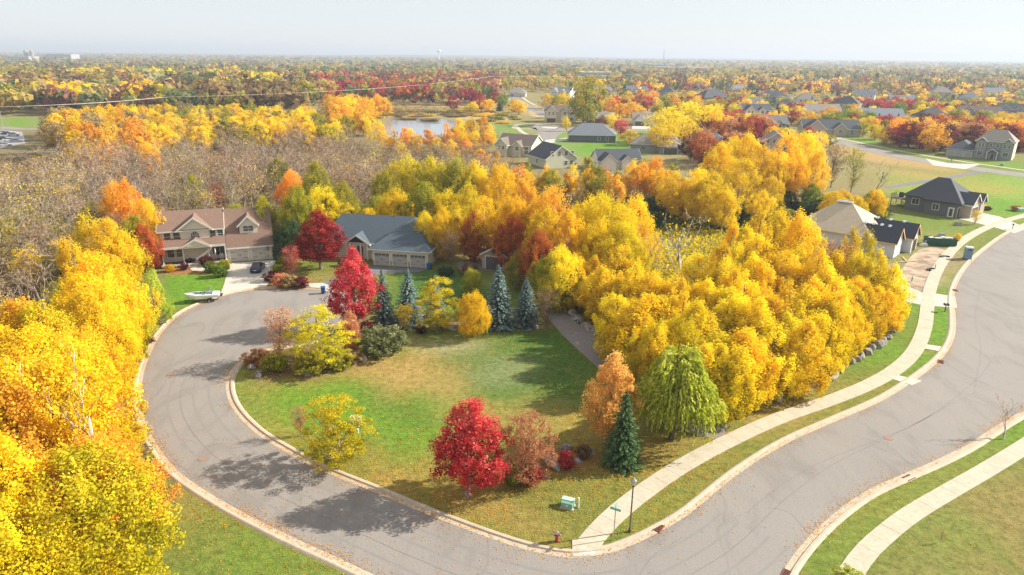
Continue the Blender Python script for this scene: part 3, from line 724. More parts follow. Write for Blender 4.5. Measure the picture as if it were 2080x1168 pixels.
def window(parent, f, u, z, w_, h, cols=1, rows=2, fm=None, shut=None):
    mb = MB(); t_ = .10; u0, u1 = u-w_/2, u+w_/2
    fbox(mb, f, u0-t_, u0, -.02, .06, z-t_, z+h+t_); fbox(mb, f, u1, u1+t_, -.02, .06, z-t_, z+h+t_)
    fbox(mb, f, u0, u1, -.02, .06, z-t_, z); fbox(mb, f, u0, u1, -.02, .06, z+h, z+h+t_)
    for i in range(1, cols): q = u0+w_*i/cols; fbox(mb, f, q-.025, q+.025, -.02, .05, z, z+h)
    for i in range(1, rows): q = z+h*i/rows; fbox(mb, f, u0, u1, -.02, .045, q-.025, q+.025)
    fr = mb.put('window', fm or M_TRIM, parent)
    p = MB(); fbox(p, f, u0, u1, -.02, .02, z, z+h); p.put('pane', M_GLASS, fr); return fr
def garage_door(parent, f, u, z, w_, h, mat, fm=None, glazed=False, straps=True):
    mb = MB(); n = 4
    for i in range(n): fbox(mb, f, u-w_/2, u+w_/2, -.02, .02+.0*i, z+h*i/n+.015, z+h*(i+1)/n-.015)
    fbox(mb, f, u-w_/2+.01, u+w_/2-.01, -.02, .006, z, z+h)
    for i in range(n):
        for k in range(4): q = u-w_/2+w_*(k+.5)/4; fbox(mb, f, q-w_*.095, q+w_*.095, .0, .035, z+h*i/n+.09, z+h*(i+1)/n-.09)
    d = mb.put('garage_door', mat, parent)
    tb = MB(); tt = .13
    fbox(tb, f, u-w_/2-tt, u-w_/2, -.02, .07, z, z+h+tt); fbox(tb, f, u+w_/2, u+w_/2+tt, -.02, .07, z, z+h+tt); fbox(tb, f, u-w_/2, u+w_/2, -.02, .07, z+h, z+h+tt)
    tb.put('frame', fm or M_TRIM, d)
    if straps:
        bi = plain('black iron', (.03, .03, .03), .5)
        for s in (-1, 1):
            for zz in (.25, .72): hb = MB(); fbox(hb, f, u+s*w_/2-(.75 if s > 0 else 0), u+s*w_/2+(.75 if s < 0 else 0), .03, .05, z+h*zz, z+h*zz+.05); hb.put('hinge_strap', bi, d)
            hb = MB(); fbox(hb, f, u+s*.16-.03, u+s*.16+.03, .035, .07, z+h*.42, z+h*.58); hb.put('handle', bi, d)
    if glazed:
        g = MB()
        for k in range(4): q = u-w_/2+w_*(k+.5)/4; fbox(g, f, q-w_*.10, q+w_*.10, .0, .045, z+h*.79, z+h*.95)
        g.put('pane', M_GLASS, d)
    return d
def door(parent, f, u, z, w_, h, mat, glass=True):
    mb = MB(); fbox(mb, f, u-w_/2, u+w_/2, -.02, .04, z, z+h); d = mb.put('door', mat, parent)
    tb = MB(); fbox(tb, f, u-w_/2-.12, u-w_/2, -.02, .07, z, z+h+.12); fbox(tb, f, u+w_/2, u+w_/2+.12, -.02, .07, z, z+h+.12); fbox(tb, f, u-w_/2, u+w_/2, -.02, .07, z+h, z+h+.12)
    tb.put('frame', M_TRIM, d)
    if glass: g = MB(); fbox(g, f, u-w_*.33, u+w_*.33, .0, .055, z+h*.12, z+h*.92); g.put('pane', M_GLASS, d)
    hb = MB(); fbox(hb, f, u+w_*.38, u+w_*.44, .04, .10, z+h*.45, z+h*.5); hb.put('handle', plain('brass', (.4, .3, .12), .35, .9), d)
    return d
def place(px, py, px2, py2):     # a facade line seen in the photo: its left end and its bearing
    a, b = G(px, py), G(px2, py2); return (a[0], a[1], 0), math.atan2(b[1]-a[1], b[0]-a[0]), math.dist(a, b)
# ------------------------------------------------------------------ houses near the cul-de-sac
M_R_BROWN = shingle('brown shingles', (.235, .15, .11)); M_R_BLUE = shingle('slate blue shingles', (.088, .115, .140)); M_R_TAN = shingle('tan shingles', (.30, .265, .22))
M_R_GREY = shingle('grey shingles', (.20, .20, .20)); M_R_DARK = shingle('charcoal shingles', (.085, .095, .11)); M_R_LB = shingle('blue grey shingles', (.21, .235, .26)); M_R_MB = shingle('warm brown shingles', (.21, .165, .135))
S_TAUPE = siding('taupe siding', (.68, .64, .53)); S_CREAM = siding('cream siding', (.66, .62, .48)); S_WHITE = siding('white siding', (.68, .66, .62)); S_SLATE = siding('slate siding', (.135, .145, .155))
S_TAN = siding('tan siding', (.42, .36, .28)); S_GREY = siding('grey siding', (.26, .27, .27)); S_SAGE = siding('pale sage siding', (.55, .57, .42)); S_RED = siding('dark red siding', (.30, .10, .08)); S_BLUE = siding('blue siding', (.24, .27, .32))
M_GD_T = plain('taupe door paint', (.56, .52, .46), .6); M_GD_B = plain('brown door paint', (.14, .075, .05), .6); M_GD_G = plain('pale grey door paint', (.42, .40, .38), .6); M_GD_D = plain('dark grey door paint', (.10, .11, .12), .6)
M_STONE = plain('field stone veneer', (.30, .26, .21), .9, var=.4, scale=2.5)
M_DECK = plain('deck boards', (.16, .11, .085), .8); M_WOOD = plain('raw lumber', (.62, .42, .20), .8); M_RED = plain('red door', (.16, .03, .03), .5)

# brown-roofed house
l, rz, wd = place(331, 546, 555, 527.5)
h1 = thing('house', 'two-storey taupe house with brown roof, columned front porch and dormer over two garage doors', 'house', l, rz)
WA, WB = 10.0, wd            # main block | garage block
wallblock(h1, 0, WA, 1.8, 10.0, 0, 6.0, S_TAUPE, ('x', 8.0))
wallblock(h1, WA+.003, WB, .6, 10.0, 0, 3.0, S_TAUPE, ('x', 7.9), name='garage_wall')
wallblock(h1, 3.2, 7.6, 1.45, 1.9, 0.6, 6.02, S_TAUPE, name='bay_wall')
gable_roof(h1, 0, WA-.34, 1.8, 10.0, 6.0, 8.2, M_R_BROWN, 'x', .5)
gr_ = gable_roof(h1, WA+.36, WB, .6, 10.0, 2.95, 8.1, M_R_BROWN, 'x', .45, trim=False)
MB().box(WA+.05, WB+.38, .09, .14, 2.35, 2.62).put('fascia', M_TRIM, gr_)
gable_roof(h1, 2.9, 7.9, 1.35, 4.4, 6.02, 7.85, M_R_BROWN, 'y', .35, name='gable_roof')
MB().extr([(3.0, 6.0), (7.8, 6.0), (5.4, 7.6)], 1.3, 1.38, 'y').put('gable_wall', S_TAUPE, h1)
# porch
pr = MB().extr([(-.35, 3.35), (-.35, 3.55), (1.9, 4.6), (1.9, 4.4)], -.35, WA-.02, 'x').put('porch_roof', M_R_BROWN, h1)
MB().box(-.35, WA, -.42, -.36, 3.22, 3.58).put('fascia', M_TRIM, pr)
gable_roof(h1, 3.4, 7.4, -.45, 1.6, 3.5, 4.55, M_R_BROWN, 'y', .25, name='porch_gable', rk=.12)
MB().extr([(3.6, 3.55), (7.2, 3.55), (5.4, 4.4)], -.50, -.42, 'y').put('gable_wall', S_TAUPE, h1)
MB().box(-.1, WA-.01, -.1, 1.79, .35, .55).put('porch_floor', M_DECK, h1)
MB().box(-.12, WA-.01, -.16, -.1, .3, .60).put('porch_skirt', M_TRIM, h1)
MB().box(-.05, WA-.02, -.04, 1.7, -.02, .34).put('foundation', M_DECK, h1)
for k, x in enumerate((.25, 3.35, 7.25, WA-.15)):
    MB().box(x-.09, x+.09, 0, .18, .55, 3.3).box(x-.16, x+.16, -.07, .25, .552, .8).put('porch_column', M_TRIM, h1, bevel=.01)
MB().box(3.8, 5.9, -.5, -.17, 0, .38).box(3.7, 6.0, -.9, -.5, 0, .2).put('porch_steps', M_KERB, h1)
F_ = ('F', 1.8)
for x in (1.15, 2.55): window(h1, F_, x, 3.0+1.15, .95, 1.45)
for x in (8.15, 9.3): window(h1, F_, x, 4.15, .85, 1.45)
for x in (1.3, 2.7): window(h1, F_, x, 1.35, 1.0, 1.5)
window(h1, F_, 8.9, 1.2, 2.3, 1.6, 2, 1)
door(h1, F_, 5.3, .56, 1.1, 2.15, plain('white door', (.6, .58, .54)))
# arched window in the bay
fr = MB(); pn = MB(); pts = [(4.75, 4.1), (6.05, 4.1)]+[(5.4+.65*math.cos(a), 4.95+.65*math.sin(a)) for a in np.linspace(0, math.pi, 11)]
fr.extr([(5.4+(p[0]-5.4)*1.2, 4.75+(p[1]-4.75)*1.13) for p in pts], 1.38, 1.449, 'y'); fo = fr.put('window', M_TRIM, h1); pn.extr(pts, 1.365, 1.379, 'y').put('pane', M_GLASS, fo)
g_ = MB()
for x in (5.08, 5.4, 5.72): g_.box(x-.025, x+.025, 1.345, 1.364, 4.1, 5.5)
g_.box(4.75, 6.05, 1.34, 1.36, 4.93, 4.98).box(4.75, 6.05, 1.34, 1.36, 4.5, 4.55).put('glazing_bar', M_TRIM, fo)
for x in (WA+1.95, WB-1.9): garage_door(h1, ('F', .6), x, .02, 2.75, 2.3, M_GD_T)
# dormer
wallblock(h1, WA+2.4, WA+5.2, 1.9, 4.6, 4.2, 6.1, S_TAUPE, name='dormer_wall')
gable_roof(h1, WA+2.4, WA+5.2, 1.85, 5.5, 6.1, 7.5, M_R_BROWN, 'y', .35, name='dormer_roof', rk=.3)
MB().extr([(WA+2.3, 6.05), (WA+5.3, 6.05), (WA+3.8, 7.4)], 1.82, 1.9, 'y').put('gable_wall', S_TAUPE, h1)
window(h1, ('F', 1.9), WA+3.8, 4.95, 1.6, .9, 2, 2)
for x, y, z in ((7.2, 4.6, 7.3), (.7, 3.0, 6.75)): MB().lathe([(.07, z-.3), (.07, z+.35), (.11, z+.36), (.11, z+.42)], 8, x, y).put('vent_pipe', plain('vent metal', (.5, .5, .5)), h1)
# porch furniture and plants are things of their own
def at_local(root, x, y, z=0):
    c, s = math.cos(root.rotation_euler[2]), math.sin(root.rotation_euler[2]); return (root.location[0]+c*x-s*y, root.location[1]+s*x+c*y, z)
um = thing('patio_umbrella', 'closed white patio umbrella standing on the front porch', 'umbrella', at_local(h1, 8.2, .75, .56))
MB().lathe([(.05, 0), (.05, .06), (.02, .07), (.02, .9)], 8).put('pole', M_TRIM, um); MB().lathe([(.05, .85), (.13, 1.0), (.12, 1.7), (.02, 2.2)], 8).put('canopy', M_TRIM, um)
def pchair(x, lab):
    c = thing('porch_chair', lab, 'chair', at_local(h1, x, .9, .56), rz)
    m = plain('porch chair paint', (.55, .5, .46)); MB().box(-.28, .28, -.26, .26, .38, .43).put('seat', m, c); MB().cbox((0, .28, .72), .56, .05, .6, rx=-.2).put('backrest', m, c)
    for sx in (-1, 1):
        for sy in (-1, 1): MB().box(sx*.25-.025, sx*.25+.025, sy*.23-.025, sy*.23+.025, 0, .38).put('leg', m, c)
pchair(7.7, 'pale porch chair beside the closed umbrella, nearer the door'); pchair(9.1, 'pale porch chair beside the closed umbrella, nearer the garage')

# slate hip-roofed house
l, rz, wd = place(757, 538, 870, 545)
h2 = thing('house', 'single-storey cream house with wide slate blue hip roof and three garage doors', 'house', l, rz)
G0 = wd
wallblock(h2, 0, G0, 0, 9.5, 0, 2.9, S_CREAM); wallblock(h2, -9.5, 0-.003, 3.2, 14.0, 0, 2.9, S_CREAM, name='main_wall'); wallblock(h2, .003, G0-.5, 9.503, 14.0, 0, 2.9, S_CREAM, name='rear_wall')
hip_roof(h2, 0, G0, 0, 14.0, 2.9, 3.75, M_R_BLUE, .5, inset=5.6, ends=(1.6, 1))
hip_roof(h2, -10.2, 4.7, 3.5, 13.95, 2.93, 3.72, M_R_BLUE, .48, inset=5.6, ends=(.35, 0))
gable_roof(h2, -5.8, -1.6, 2.4, 6.5, 2.9, 4.3, M_R_BLUE, 'y', .35, name='entry_roof', rk=.1)
for x in (-5.6, -1.8, -3.0): MB().box(x-.12, x+.12, 2.35, 2.6, 0, 3.0).put('porch_column', M_TRIM, h2)
door(h2, ('F', 3.2), -3.4, .1, 1.1, 2.2, M_RED, False)
MB().lathe([(.25, 0), (.25, .05)], 12).put('wreath', plain('wreath green', (.05, .12, .04)), h2).matrix_local = Matrix.Translation((-3.4, 3.12, 1.6)) @ Matrix.Rotation(math.pi/2, 4, 'X')
window(h2, ('F', 3.2), -8.0, .9, 1.5, 1.4, 2, 2); window(h2, ('F', 3.2), -1.0, .9, .7, 1.5)
for k in range(3): garage_door(h2, ('F', 0), 1.75+k*(G0-3.5)/2, .02, 2.6, 2.2, M_GD_G, glazed=True)
for x in (.18, 1.75+(G0-3.5)/4, 1.75+3*(G0-3.5)/4, G0-.18): MB().box(x-.17, x+.17, -.05, 0-.003, 0, .9).put('stone_pier', M_STONE, h2)
window(h2, ('R', G0), 3.0, 1.1, .8, 1.2); window(h2, ('R', G0), 6.5, 1.1, .8, 1.2)
# sheds
def shed(px, py, rz, w_, d, hh, wall, roof, label, gd=None, win=None):
    x, y = G(px, py); s = thing('shed', label, 'shed', (x, y, 0), rz)
    wallblock(s, -w_/2, w_/2, 0, d, 0, hh, wall, ('y', hh+w_*.28)); gable_roof(s, -w_/2, w_/2, 0, d, hh, hh+w_*.28, roof, 'y', .3, th=.1)
    if gd: garage_door(s, ('F', 0), 0, .02, gd, hh*.85, M_GD_D)
    if win: window(s, ('F', 0), -.3, 1.2, .9, .9, 2, 1)
    return s
shed(572, 492, .1, 4.0, 4, 2.5, S_SLATE, M_R_BROWN, 'small slate shed with brown roof beyond the pine', win=1)
shed(1004, 548, -.35, 4.4, 5.5, 2.6, S_TAN, M_R_MB, 'tan shed with wide dark door at the head of the gravel drive', gd=3.0)

# dark slate house on the right
rz = math.radians(-50); q = G(1941, 443); l = (q[0]-11.5*math.cos(rz), q[1]-11.5*math.sin(rz), 0)
h3 = thing('house', 'dark slate-sided house with charcoal hip roof, brown garage doors and a raised back deck', 'house', l, rz)
W3, D3 = 11.5, 10.8
wallblock(h3, 0, 4.6, .8, D3, 0, 3.5, S_SLATE); wallblock(h3, 4.603, W3, 0, D3-1, 0, 3.3, S_SLATE, name='garage_wall')
hip_roof(h3, 0, W3, .6, D3, 3.5, 4.3, M_R_DARK, .55, inset=5.0, tmat=plain('dark fascia', (.05, .05, .055)))
hip_roof(h3, 4.6, W3+.3, 0, 6.0, 3.3, 2.4, M_R_DARK, .5, inset=2.8, tmat=plain('dark fascia', (.05, .05, .055)))
gx = W3
wallblock(h3, W3+.003, W3+2.2, 1.8, 6.6, 0, 3.2, S_TAN, ('x', 5.2), name='gable_bay_wall'); gable_roof(h3, W3-3.5, W3+2.2, 1.8, 6.6, 3.2, 5.2, M_R_DARK, 'x', .4, name='gable_roof')
wallblock(h3, W3+.003, W3+2.4, 7.0, 9.8, 0, 3.2, S_TAN, ('x', 4.9), name='entry_bay_wall'); gable_roof(h3, W3-3.5, W3+2.4, 7.0, 9.8, 3.2, 4.8, M_R_DARK, 'x', .35, name='gable_roof')
garage_door(h3, ('R', W3+2.2), 4.2, .02, 3.9, 2.3, M_GD_B); garage_door(h3, ('R', W3), .9+.05, .02, 1.5, 2.2, M_GD_B)
window(h3, ('F', .8), 2.3, 1.6, 1.5, 1.3, 2, 1); window(h3, ('F', 0), 7.0, 1.2, 1.3, 1.3, 2, 1); door(h3, ('F', 0), 10.3, .02, 1.0, 2.1, M_TRIM)
dk = MB().box(-4.2, -.003, 3.0, 6.6, 1.75, 1.95).put('deck', M_DECK, h3)
for x in (-4.0, -1.6):
    for y in (3.2, 6.4): MB().box(x-.07, x+.07, y-.07, y+.07, 0, 1.75).put('deck_post', M_DECK, h3)
rb = MB()
for x in np.arange(-4.1, -.1, .35): rb.box(x-.02, x+.02, 3.02, 3.06, 1.95, 2.85)
for y in np.arange(3.1, 6.5, .35): rb.box(-4.18, -4.14, y-.02, y+.02, 1.95, 2.85)
rb.box(-4.2, -.05, 3.0, 3.08, 2.85, 2.92).box(-4.2, -4.12, 3.08, 6.6, 2.85, 2.92).put('deck_railing', plain('black rail', (.04, .04, .04)), h3)
st = MB(); 
for k in range(7): st.box(-1.4+k*.28, -1.12+k*.28, 1.6, 2.9, 1.5-k*.24, 1.56-k*.24)
st.put('deck_stairs', M_DECK, h3)
gr = thing('barbecue_grill', 'covered black barbecue grill standing on the raised deck', 'grill', at_local(h3, -2.6, 5.2, 1.95), rz)
MB().box(-.5, .5, -.3, .3, 0, .85).put('cabinet', plain('black cover', (.04, .04, .045)), gr); MB().extr([(-.3, .86), (.3, .86), (.25, 1.15), (-.1, 1.25), (-.3, 1.1)], -.5, .5, 'x').put('lid', plain('black cover', (.04, .04, .045)), gr)

# house being built
rz = math.radians(-42); q = G(1848, 514); l = (q[0]-22.5*math.cos(rz)+6.6*math.sin(rz), q[1]-22.5*math.sin(rz)-6.6*math.cos(rz), 0)
h4 = thing('unfinished_house', 'half-built house with bare sheathed tan roof and white wrapped walls among the trees', 'house', l, rz)
M_SHEATH = plain('roof sheathing', (.50, .41, .29), .85, var=.14, scale=1.2); M_WRAP = plain('house wrap', (.62, .63, .66), .6, var=.12, scale=1.0); M_FELT = plain('roof felt', (.055, .06, .075), .8)
wallblock(h4, 3, 17, 0, 13, 0, 3.2, M_WRAP); hip_roof(h4, 3, 17, 0, 13, 3.2, 4.5, M_SHEATH, .5, inset=6.2, tmat=M_WOOD)
wallblock(h4, 17.003, 21.2, .5, 5.0, 0, 3.0, M_WRAP, ('x', 5.0), name='gable_wall'); gable_roof(h4, 13.5, 21.2, .5, 5.0, 3.0, 5.0, M_FELT, 'x', .45, tmat=M_WOOD, name='felt_roof')
wallblock(h4, 17.003, 22.5, 6.6, 10.8, 0, 3.0, M_WRAP, ('x', 5.0), name='gable_wall'); gable_roof(h4, 13.5, 22.5, 6.6, 10.8, 3.0, 5.0, M_FELT, 'x', .45, tmat=M_WOOD, name='felt_roof')
garage_door(h4, ('R', 22.5), 8.7, 0, 2.6, 2.3, plain('dark opening', (.03, .03, .03)), fm=M_WOOD)
def bundle(x, y, z, lab, n):
    b = MB()
    for i in range(n): b.cbox((0, 0, .09+i*0), .9, .34, .18, 0)
    return None
i = 0
for (x0, y0, z0, dx, dy, n) in ((8.9, 6.5, 7.82, .45, 0, 6), (15.2, 2.75, 5.22, 1.35, 0, 4), (15.6, 8.7, 5.22, 2.3, 0, 3)):
    for k in range(n):
        o = MB().cbox((0, -.28, -.02), .42, .5, .14, 0, .45).cbox((0, .28, -.02), .42, .5, .14, 0, -.45).cbox((0, 0, .1), .42, .34, .1).put('shingle_bundle', plain('bundle wrapper', (.52, .55, .60)), None)
        p = at_local(h4, x0+k*dx, y0, z0+.08); o.location = p; o.rotation_euler = (0, 0, rz)
        setp(o, ('pale wrapped shingle bundle lying along the tan ridge', 'pale shingle bundle on the nearer dark felt ridge', 'pale shingle bundle on the farther dark felt ridge')[i], 'shingle bundle', ('bundles along the tan ridge', 'bundles on the nearer felt ridge', 'bundles on the farther felt ridge')[i])
    i += 1

# large two-storey house on the right
l = (*G(1919, 316), 0); rz = math.radians(-40)
h5 = thing('house', 'large two-storey grey house with three arched garage doors and broad tan roof', 'house', l, rz)
wallblock(h5, 0, 10.5, 0, 11, 0, 3.2, S_GREY); hip_roof(h5, 0, 10.8, 0, 11, 3.2, 3.4, M_R_DARK, .5, ends=(1, 0))
wallblock(h5, 10.503, 24, .8, 13.5, 0, 7.4, S_GREY, name='main_wall'); hip_roof(h5, 10.5, 24, .8, 13.5, 7.4, 4.6, M_R_TAN, .6, inset=4.5)
wallblock(h5, 24.003, 24.2, .9, 13.4, 0, 7.3, S_CREAM, name='side_wall')
for x0, x1 in ((10.6, 14.6), (19.8, 23.9)):
    gable_roof(h5, x0, x1, 0, 4.5, 7.4, 8.9, M_R_DARK, 'y', .35, name='gable_roof'); wallblock(h5, x0, x1, .3, .797, 0, 7.42, S_GREY, ('y', 8.8), name='gable_bay_wall')
for k in range(3): garage_door(h5, ('F', 0), 2.0+k*3.25, .02, 2.7, 2.4, M_GD_G)
for x in (12.0, 13.2, 20.9, 22.6): window(h5, ('F', .3), x, 5.0, .8, 1.5)
for x in (16.0, 18.4): window(h5, ('F', .8), x, 5.0, .9, 1.5)
for x in (12.6, 21.8): window(h5, ('F', .3), x, 1.5, 1.8, 1.7, 2, 1)
door(h5, ('F', .8), 17.2, .1, 1.2, 2.2, M_GD_B); gable_roof(h5, 15.2, 19.2, -1.2, .7, 3.1, 4.4, M_R_DARK, 'y', .3, name='porch_roof', rk=.1)
for x in (15.4, 19.0): MB().box(x-.15, x+.15, -1.1, -.8, 0, 3.1).put('porch_column', M_TRIM, h5)
window(h5, ('R', 24.2), 9.0, 1.4, 1.0, 1.3)
h5.scale = (.84, .84, .84)
# front face is turned towards the street; the whole house is placed from its garage corner

# ------------------------------------------------------------------ houses of the far neighbourhood
def nhouse(px, py, w_, d, st, ang, roof, wall, style, label, gd=None, gable='x', trim=None, h=2.9):
    x, y = G(px, py); r = thing('house', label, 'house', (x, y, 0), math.radians(ang)); H = h*st; w2 = w_/2
    pit = .62
    if style == 'hip':
        wallblock(r, -w2, w2, 0, d, 0, H, wall); hip_roof(r, -w2, w2, 0, d, H, d*.5*pit+1, roof, .5)
    elif style == 'hipL':
        wallblock(r, -w2, w2, 3, d, 0, H, wall); hip_roof(r, -w2, w2, 3, d, H, (d-3)*.5*pit+.8, roof, .5)
        wallblock(r, w2*.1, w2*.98, 0, 2.997, 0, H-.1, wall, name='wing_wall'); hip_roof(r, w2*.1, w2*.98, 0, 8, H-.1, 2.3, roof, .45)
    elif style == 'gable':
        wallblock(r, -w2, w2, 0, d, 0, H, wall, ('x', H+d*.5*pit)); gable_roof(r, -w2, w2, 0, d, H, H+d*.5*pit, roof, 'x')
    elif style == 'end':       # gable end to the viewer
        wallblock(r, -w2, w2, 0, d, 0, H, wall, ('y', H+w2*pit*1.1)); gable_roof(r, -w2, w2, 0, d, H, H+w2*pit*1.1, roof, 'y')
    elif style == 'cross':     # ridge across, front gables
        wallblock(r, -w2, w2, 2, d, 0, H, wall, ('x', H+(d-2)*.5*pit)); gable_roof(r, -w2, w2, 2, d, H, H+(d-2)*.5*pit, roof, 'x')
        wallblock(r, -w2*.92, -w2*.25, 0, 1.997, 0, H, wall, ('y', H+w2*.34*.9), name='gable_wall'); gable_roof(r, -w2*.92, -w2*.25, 0, 6, H, H+w2*.34*.9, roof, 'y', .35, name='gable_roof')
        wallblock(r, w2*.05, w2*.5, .8, 1.998, 0, H, wall, ('y', H+w2*.22*.9), name='gable_wall'); gable_roof(r, w2*.05, w2*.5, .8, 5, H, H+w2*.22*.9, roof, 'y', .35, name='gable_roof')
    yf = {'hipL': 0, 'cross': 0}.get(style, 0)
    if gd:
        u = {'hipL': w2*.55, 'cross': -w2*.58}.get(style, -w2*.5); garage_door(r, ('F', 0), u, .02, min(4.8, w_*.3), 2.2, gd, straps=False)
    if style == 'cross' and st > 1:
        for u in (-w2*.7, -w2*.46): window(r, ('F', 0), u, H-1.7, .8, 1.3)
        window(r, ('F', .8), w2*.28, H-1.7, 1.3, 1.3, 2); window(r, ('F', 2), w2*.7, H-1.7, 1.5, 1.2, 2); window(r, ('F', 2), w2*.72, 1.0, 1.5, 1.3, 2)
    elif style not in ('cross', 'hipL'):
        for u in (w2*.3, w2*.65): window(r, ('F', 0), u, .9, 1.1, 1.3)
        if st > 1:
            for u in (-w2*.6, -w2*.15, w2*.3, w2*.7): window(r, ('F', 0), u, h+1.0, 1.0, 1.3)
    else: window(r, ('F', 3 if style == 'hipL' else 2), -w2*.5 if style == 'hipL' else w2*.75, .9, 1.6, 1.3, 2)
    window(r, ('R', w2), d*.6, .9+(st-1)*h, 1.0, 1.2); window(r, ('L', -w2), d*.5, .9+(st-1)*h, 1.0, 1.2)
    return r
HS = [
 (1138,249,17,11,2,-3,M_R_MB,S_CREAM,'cross','two-storey cream house with two brown front gables and dark garage doors by the curved street',M_GD_B),
 (1216,252,17,11,1,-4,M_R_TAN,S_RED,'cross','low house with dark red gables and tan roof beside the cream two-storey house',M_GD_D),
 (1316,256,15,12,1,-6,M_R_TAN,S_WHITE,'cross','pale ranch house with grey garage door left of the great golden trees',M_GD_D),
 (1202,289,19.5,11,1,-5,M_R_LB,S_SLATE,'hip','long dark-walled house under a pale blue-grey hip roof on the green lawn',None),
 (1332,312,19,12,1,-14,M_R_TAN,S_GREY,'hipL','grey house with tan roof and dark dormer wing beyond the birches',M_GD_D),
 (1038,318,14,12,1.35,-28,M_R_MB,S_SAGE,'cross','brown-roofed house with pale gable at the edge of the bare woods',None),
 (1140,341,11,13,1.05,24,M_R_DARK,S_SAGE,'end','pale green house with steep gable end and charcoal roof below the cul-de-sac',None),
 (1262,346,14,11,1.0,8,M_R_DARK,S_WHITE,'cross','charcoal-roofed house with white-trimmed gables half hidden by orange trees',None),
 (1444,312,13,10,1,-16,M_R_LB,S_GREY,'hip','blue-grey hip roof peeping over the tall golden birches',None),
 (1574,312,10,11,1.4,-14,M_R_TAN,S_TAN,'end','tan gabled house showing between the golden birches',None),
 (1690,278,25,13,1.2,-9,M_R_DARK,S_TAN,'cross','large house with charcoal roof, tan gables and grey garage beside the wide street',M_GD_D),
 (1578,266,10,12,1.3,-8,M_R_GREY,S_GREY,'cross','small grey gabled house beside a crimson tree, left of the charcoal-roofed house',None),
 (1672,243,19,12,1.6,-6,M_R_TAN,S_WHITE,'gable','long tan-roofed white house above the charcoal-roofed one',None),
 (1050,197,15,13,1.2,-4,M_R_TAN,S_WHITE,'hipL','white house with tan hip roof facing down the far street',M_GD_G),
 (951,204,7,7,1,-6,M_R_MB,S_TAN,'hip','small tan building with peaked brown roof by the marsh',M_GD_B),
 (1136,198,18,13,1.7,-30,M_R_LB,S_WHITE,'cross','white house with blue-grey roof behind orange trees, left of the tall pale tree',None),
 (1228,196,15,12,1.7,12,M_R_GREY,S_WHITE,'cross','white house with grey roof just right of the tall pale tree',None),
 (1292,193,18,12,1.4,-8,M_R_GREY,S_TAN,'gable','long grey-roofed house beyond the tall light pole',None),
 (1352,200,14,12,1.8,-20,M_R_DARK,S_BLUE,'hip','dark blue house half behind small crimson trees',None),
 (1455,212,22,14,1.9,18,M_R_DARK,S_BLUE,'hip','big house with long dark roof slope above the great golden trees',None),
 (1530,224,15,12,1.6,-18,M_R_TAN,S_BLUE,'hipL','blue house with tan hip roof over the white gabled house',None),
 (1540,243,17,12,1.8,4,M_R_DARK,S_WHITE,'cross','white house with dark roof and sharp front gable',None),
 (1572,209,22,13,1.7,-8,M_R_DARK,S_BLUE,'hipL','wide dark-roofed blue house with tan inner gable in the back row',None),
 (1638,218,15,12,1.9,-14,M_R_TAN,S_WHITE,'hip','tall white house with tan hip roof in the middle of the rows',None),
 (1605,228,12,10,1.3,10,M_R_GREY,S_CREAM,'end','small cream house with grey gable left of the tall white house',None),
 (1714,230,16,12,2,-34,M_R_DARK,S_BLUE,'hip','two-storey dark blue house with pale side wall',None),
 (1752,206,17,12,1.8,-30,M_R_LB,S_WHITE,'gable','white-sided house with blue roof behind two crimson trees',None),
 (1790,250,24,12,1.3,-6,M_R_LB,S_BLUE,'gable','long blue-grey house with small white gables above the red grove',None),
 (1835,216,18,12,1.5,-12,M_R_LB,S_BLUE,'cross','blue-grey house behind a row of crimson trees',None),
 (1898,252,17,12,1.2,-8,M_R_DARK,S_BLUE,'hip','low dark roof right above the red and orange grove',None),
 (1912,200,17,13,1.9,-14,M_R_TAN,S_TAN,'hip','tan hip-roofed house with small dormers near the right edge',None),
 (1990,244,20,13,1.4,-26,M_R_MB,S_GREY,'cross','brown-roofed house with white front gable behind a red tree, toward the right',None),
 (2058,240,18,12,1.8,-30,M_R_DARK,S_BLUE,'cross','blue house with white-trimmed gable at the far right edge',None),
 (2022,198,16,12,1.7,-12,M_R_LB,S_WHITE,'gable','distant white gabled house high on the right',None),
 (1970,212,16,12,1.5,-20,M_R_LB,S_GREY,'hip','distant grey house with blue roof between small orange trees',None),
 (1862,188,15,12,1.5,-20,M_R_GREY,S_GREY,'hip','distant grey roof left of the tan hip-roofed house',None),
 (1420,190,15,12,1.6,-10,M_R_LB,S_WHITE,'hip','distant pale house with blue-grey roof in the rusty trees',None),
 (1500,190,15,12,1.5,20,M_R_GREY,S_TAN,'gable','distant tan house with grey gable roof in the back row',None),
 (1690,186,15,12,1.6,-10,M_R_LB,S_WHITE,'hip','distant white house in the golden tree belt',None),
 (1600,188,14,12,1.5,-10,M_R_DARK,S_WHITE,'gable','distant white house under a dark roof, left in the golden belt',None),
 (450,146,26,14,1.5,-10,M_R_GREY,S_WHITE,'gable','far white house bright among the trees on the left',None),
 (395,150,18,13,1.4,12,M_R_BROWN,S_CREAM,'hip','far cream house with brown roof beside the bright white one',None),
 (790,172,14,12,1.3,-8,M_R_GREY,S_TAN,'gable','far grey-roofed house among the red oaks',None),
 (828,172,14,12,1.3,8,M_R_TAN,S_WHITE,'hip','far pale house right of the grey-roofed one in the red oaks',None),
 (582,176,12,12,1.3,8,M_R_LB,S_WHITE,'gable','far pale house glimpsed between the broad yellow-green trees',None),
]
for q in HS: nhouse(*q)
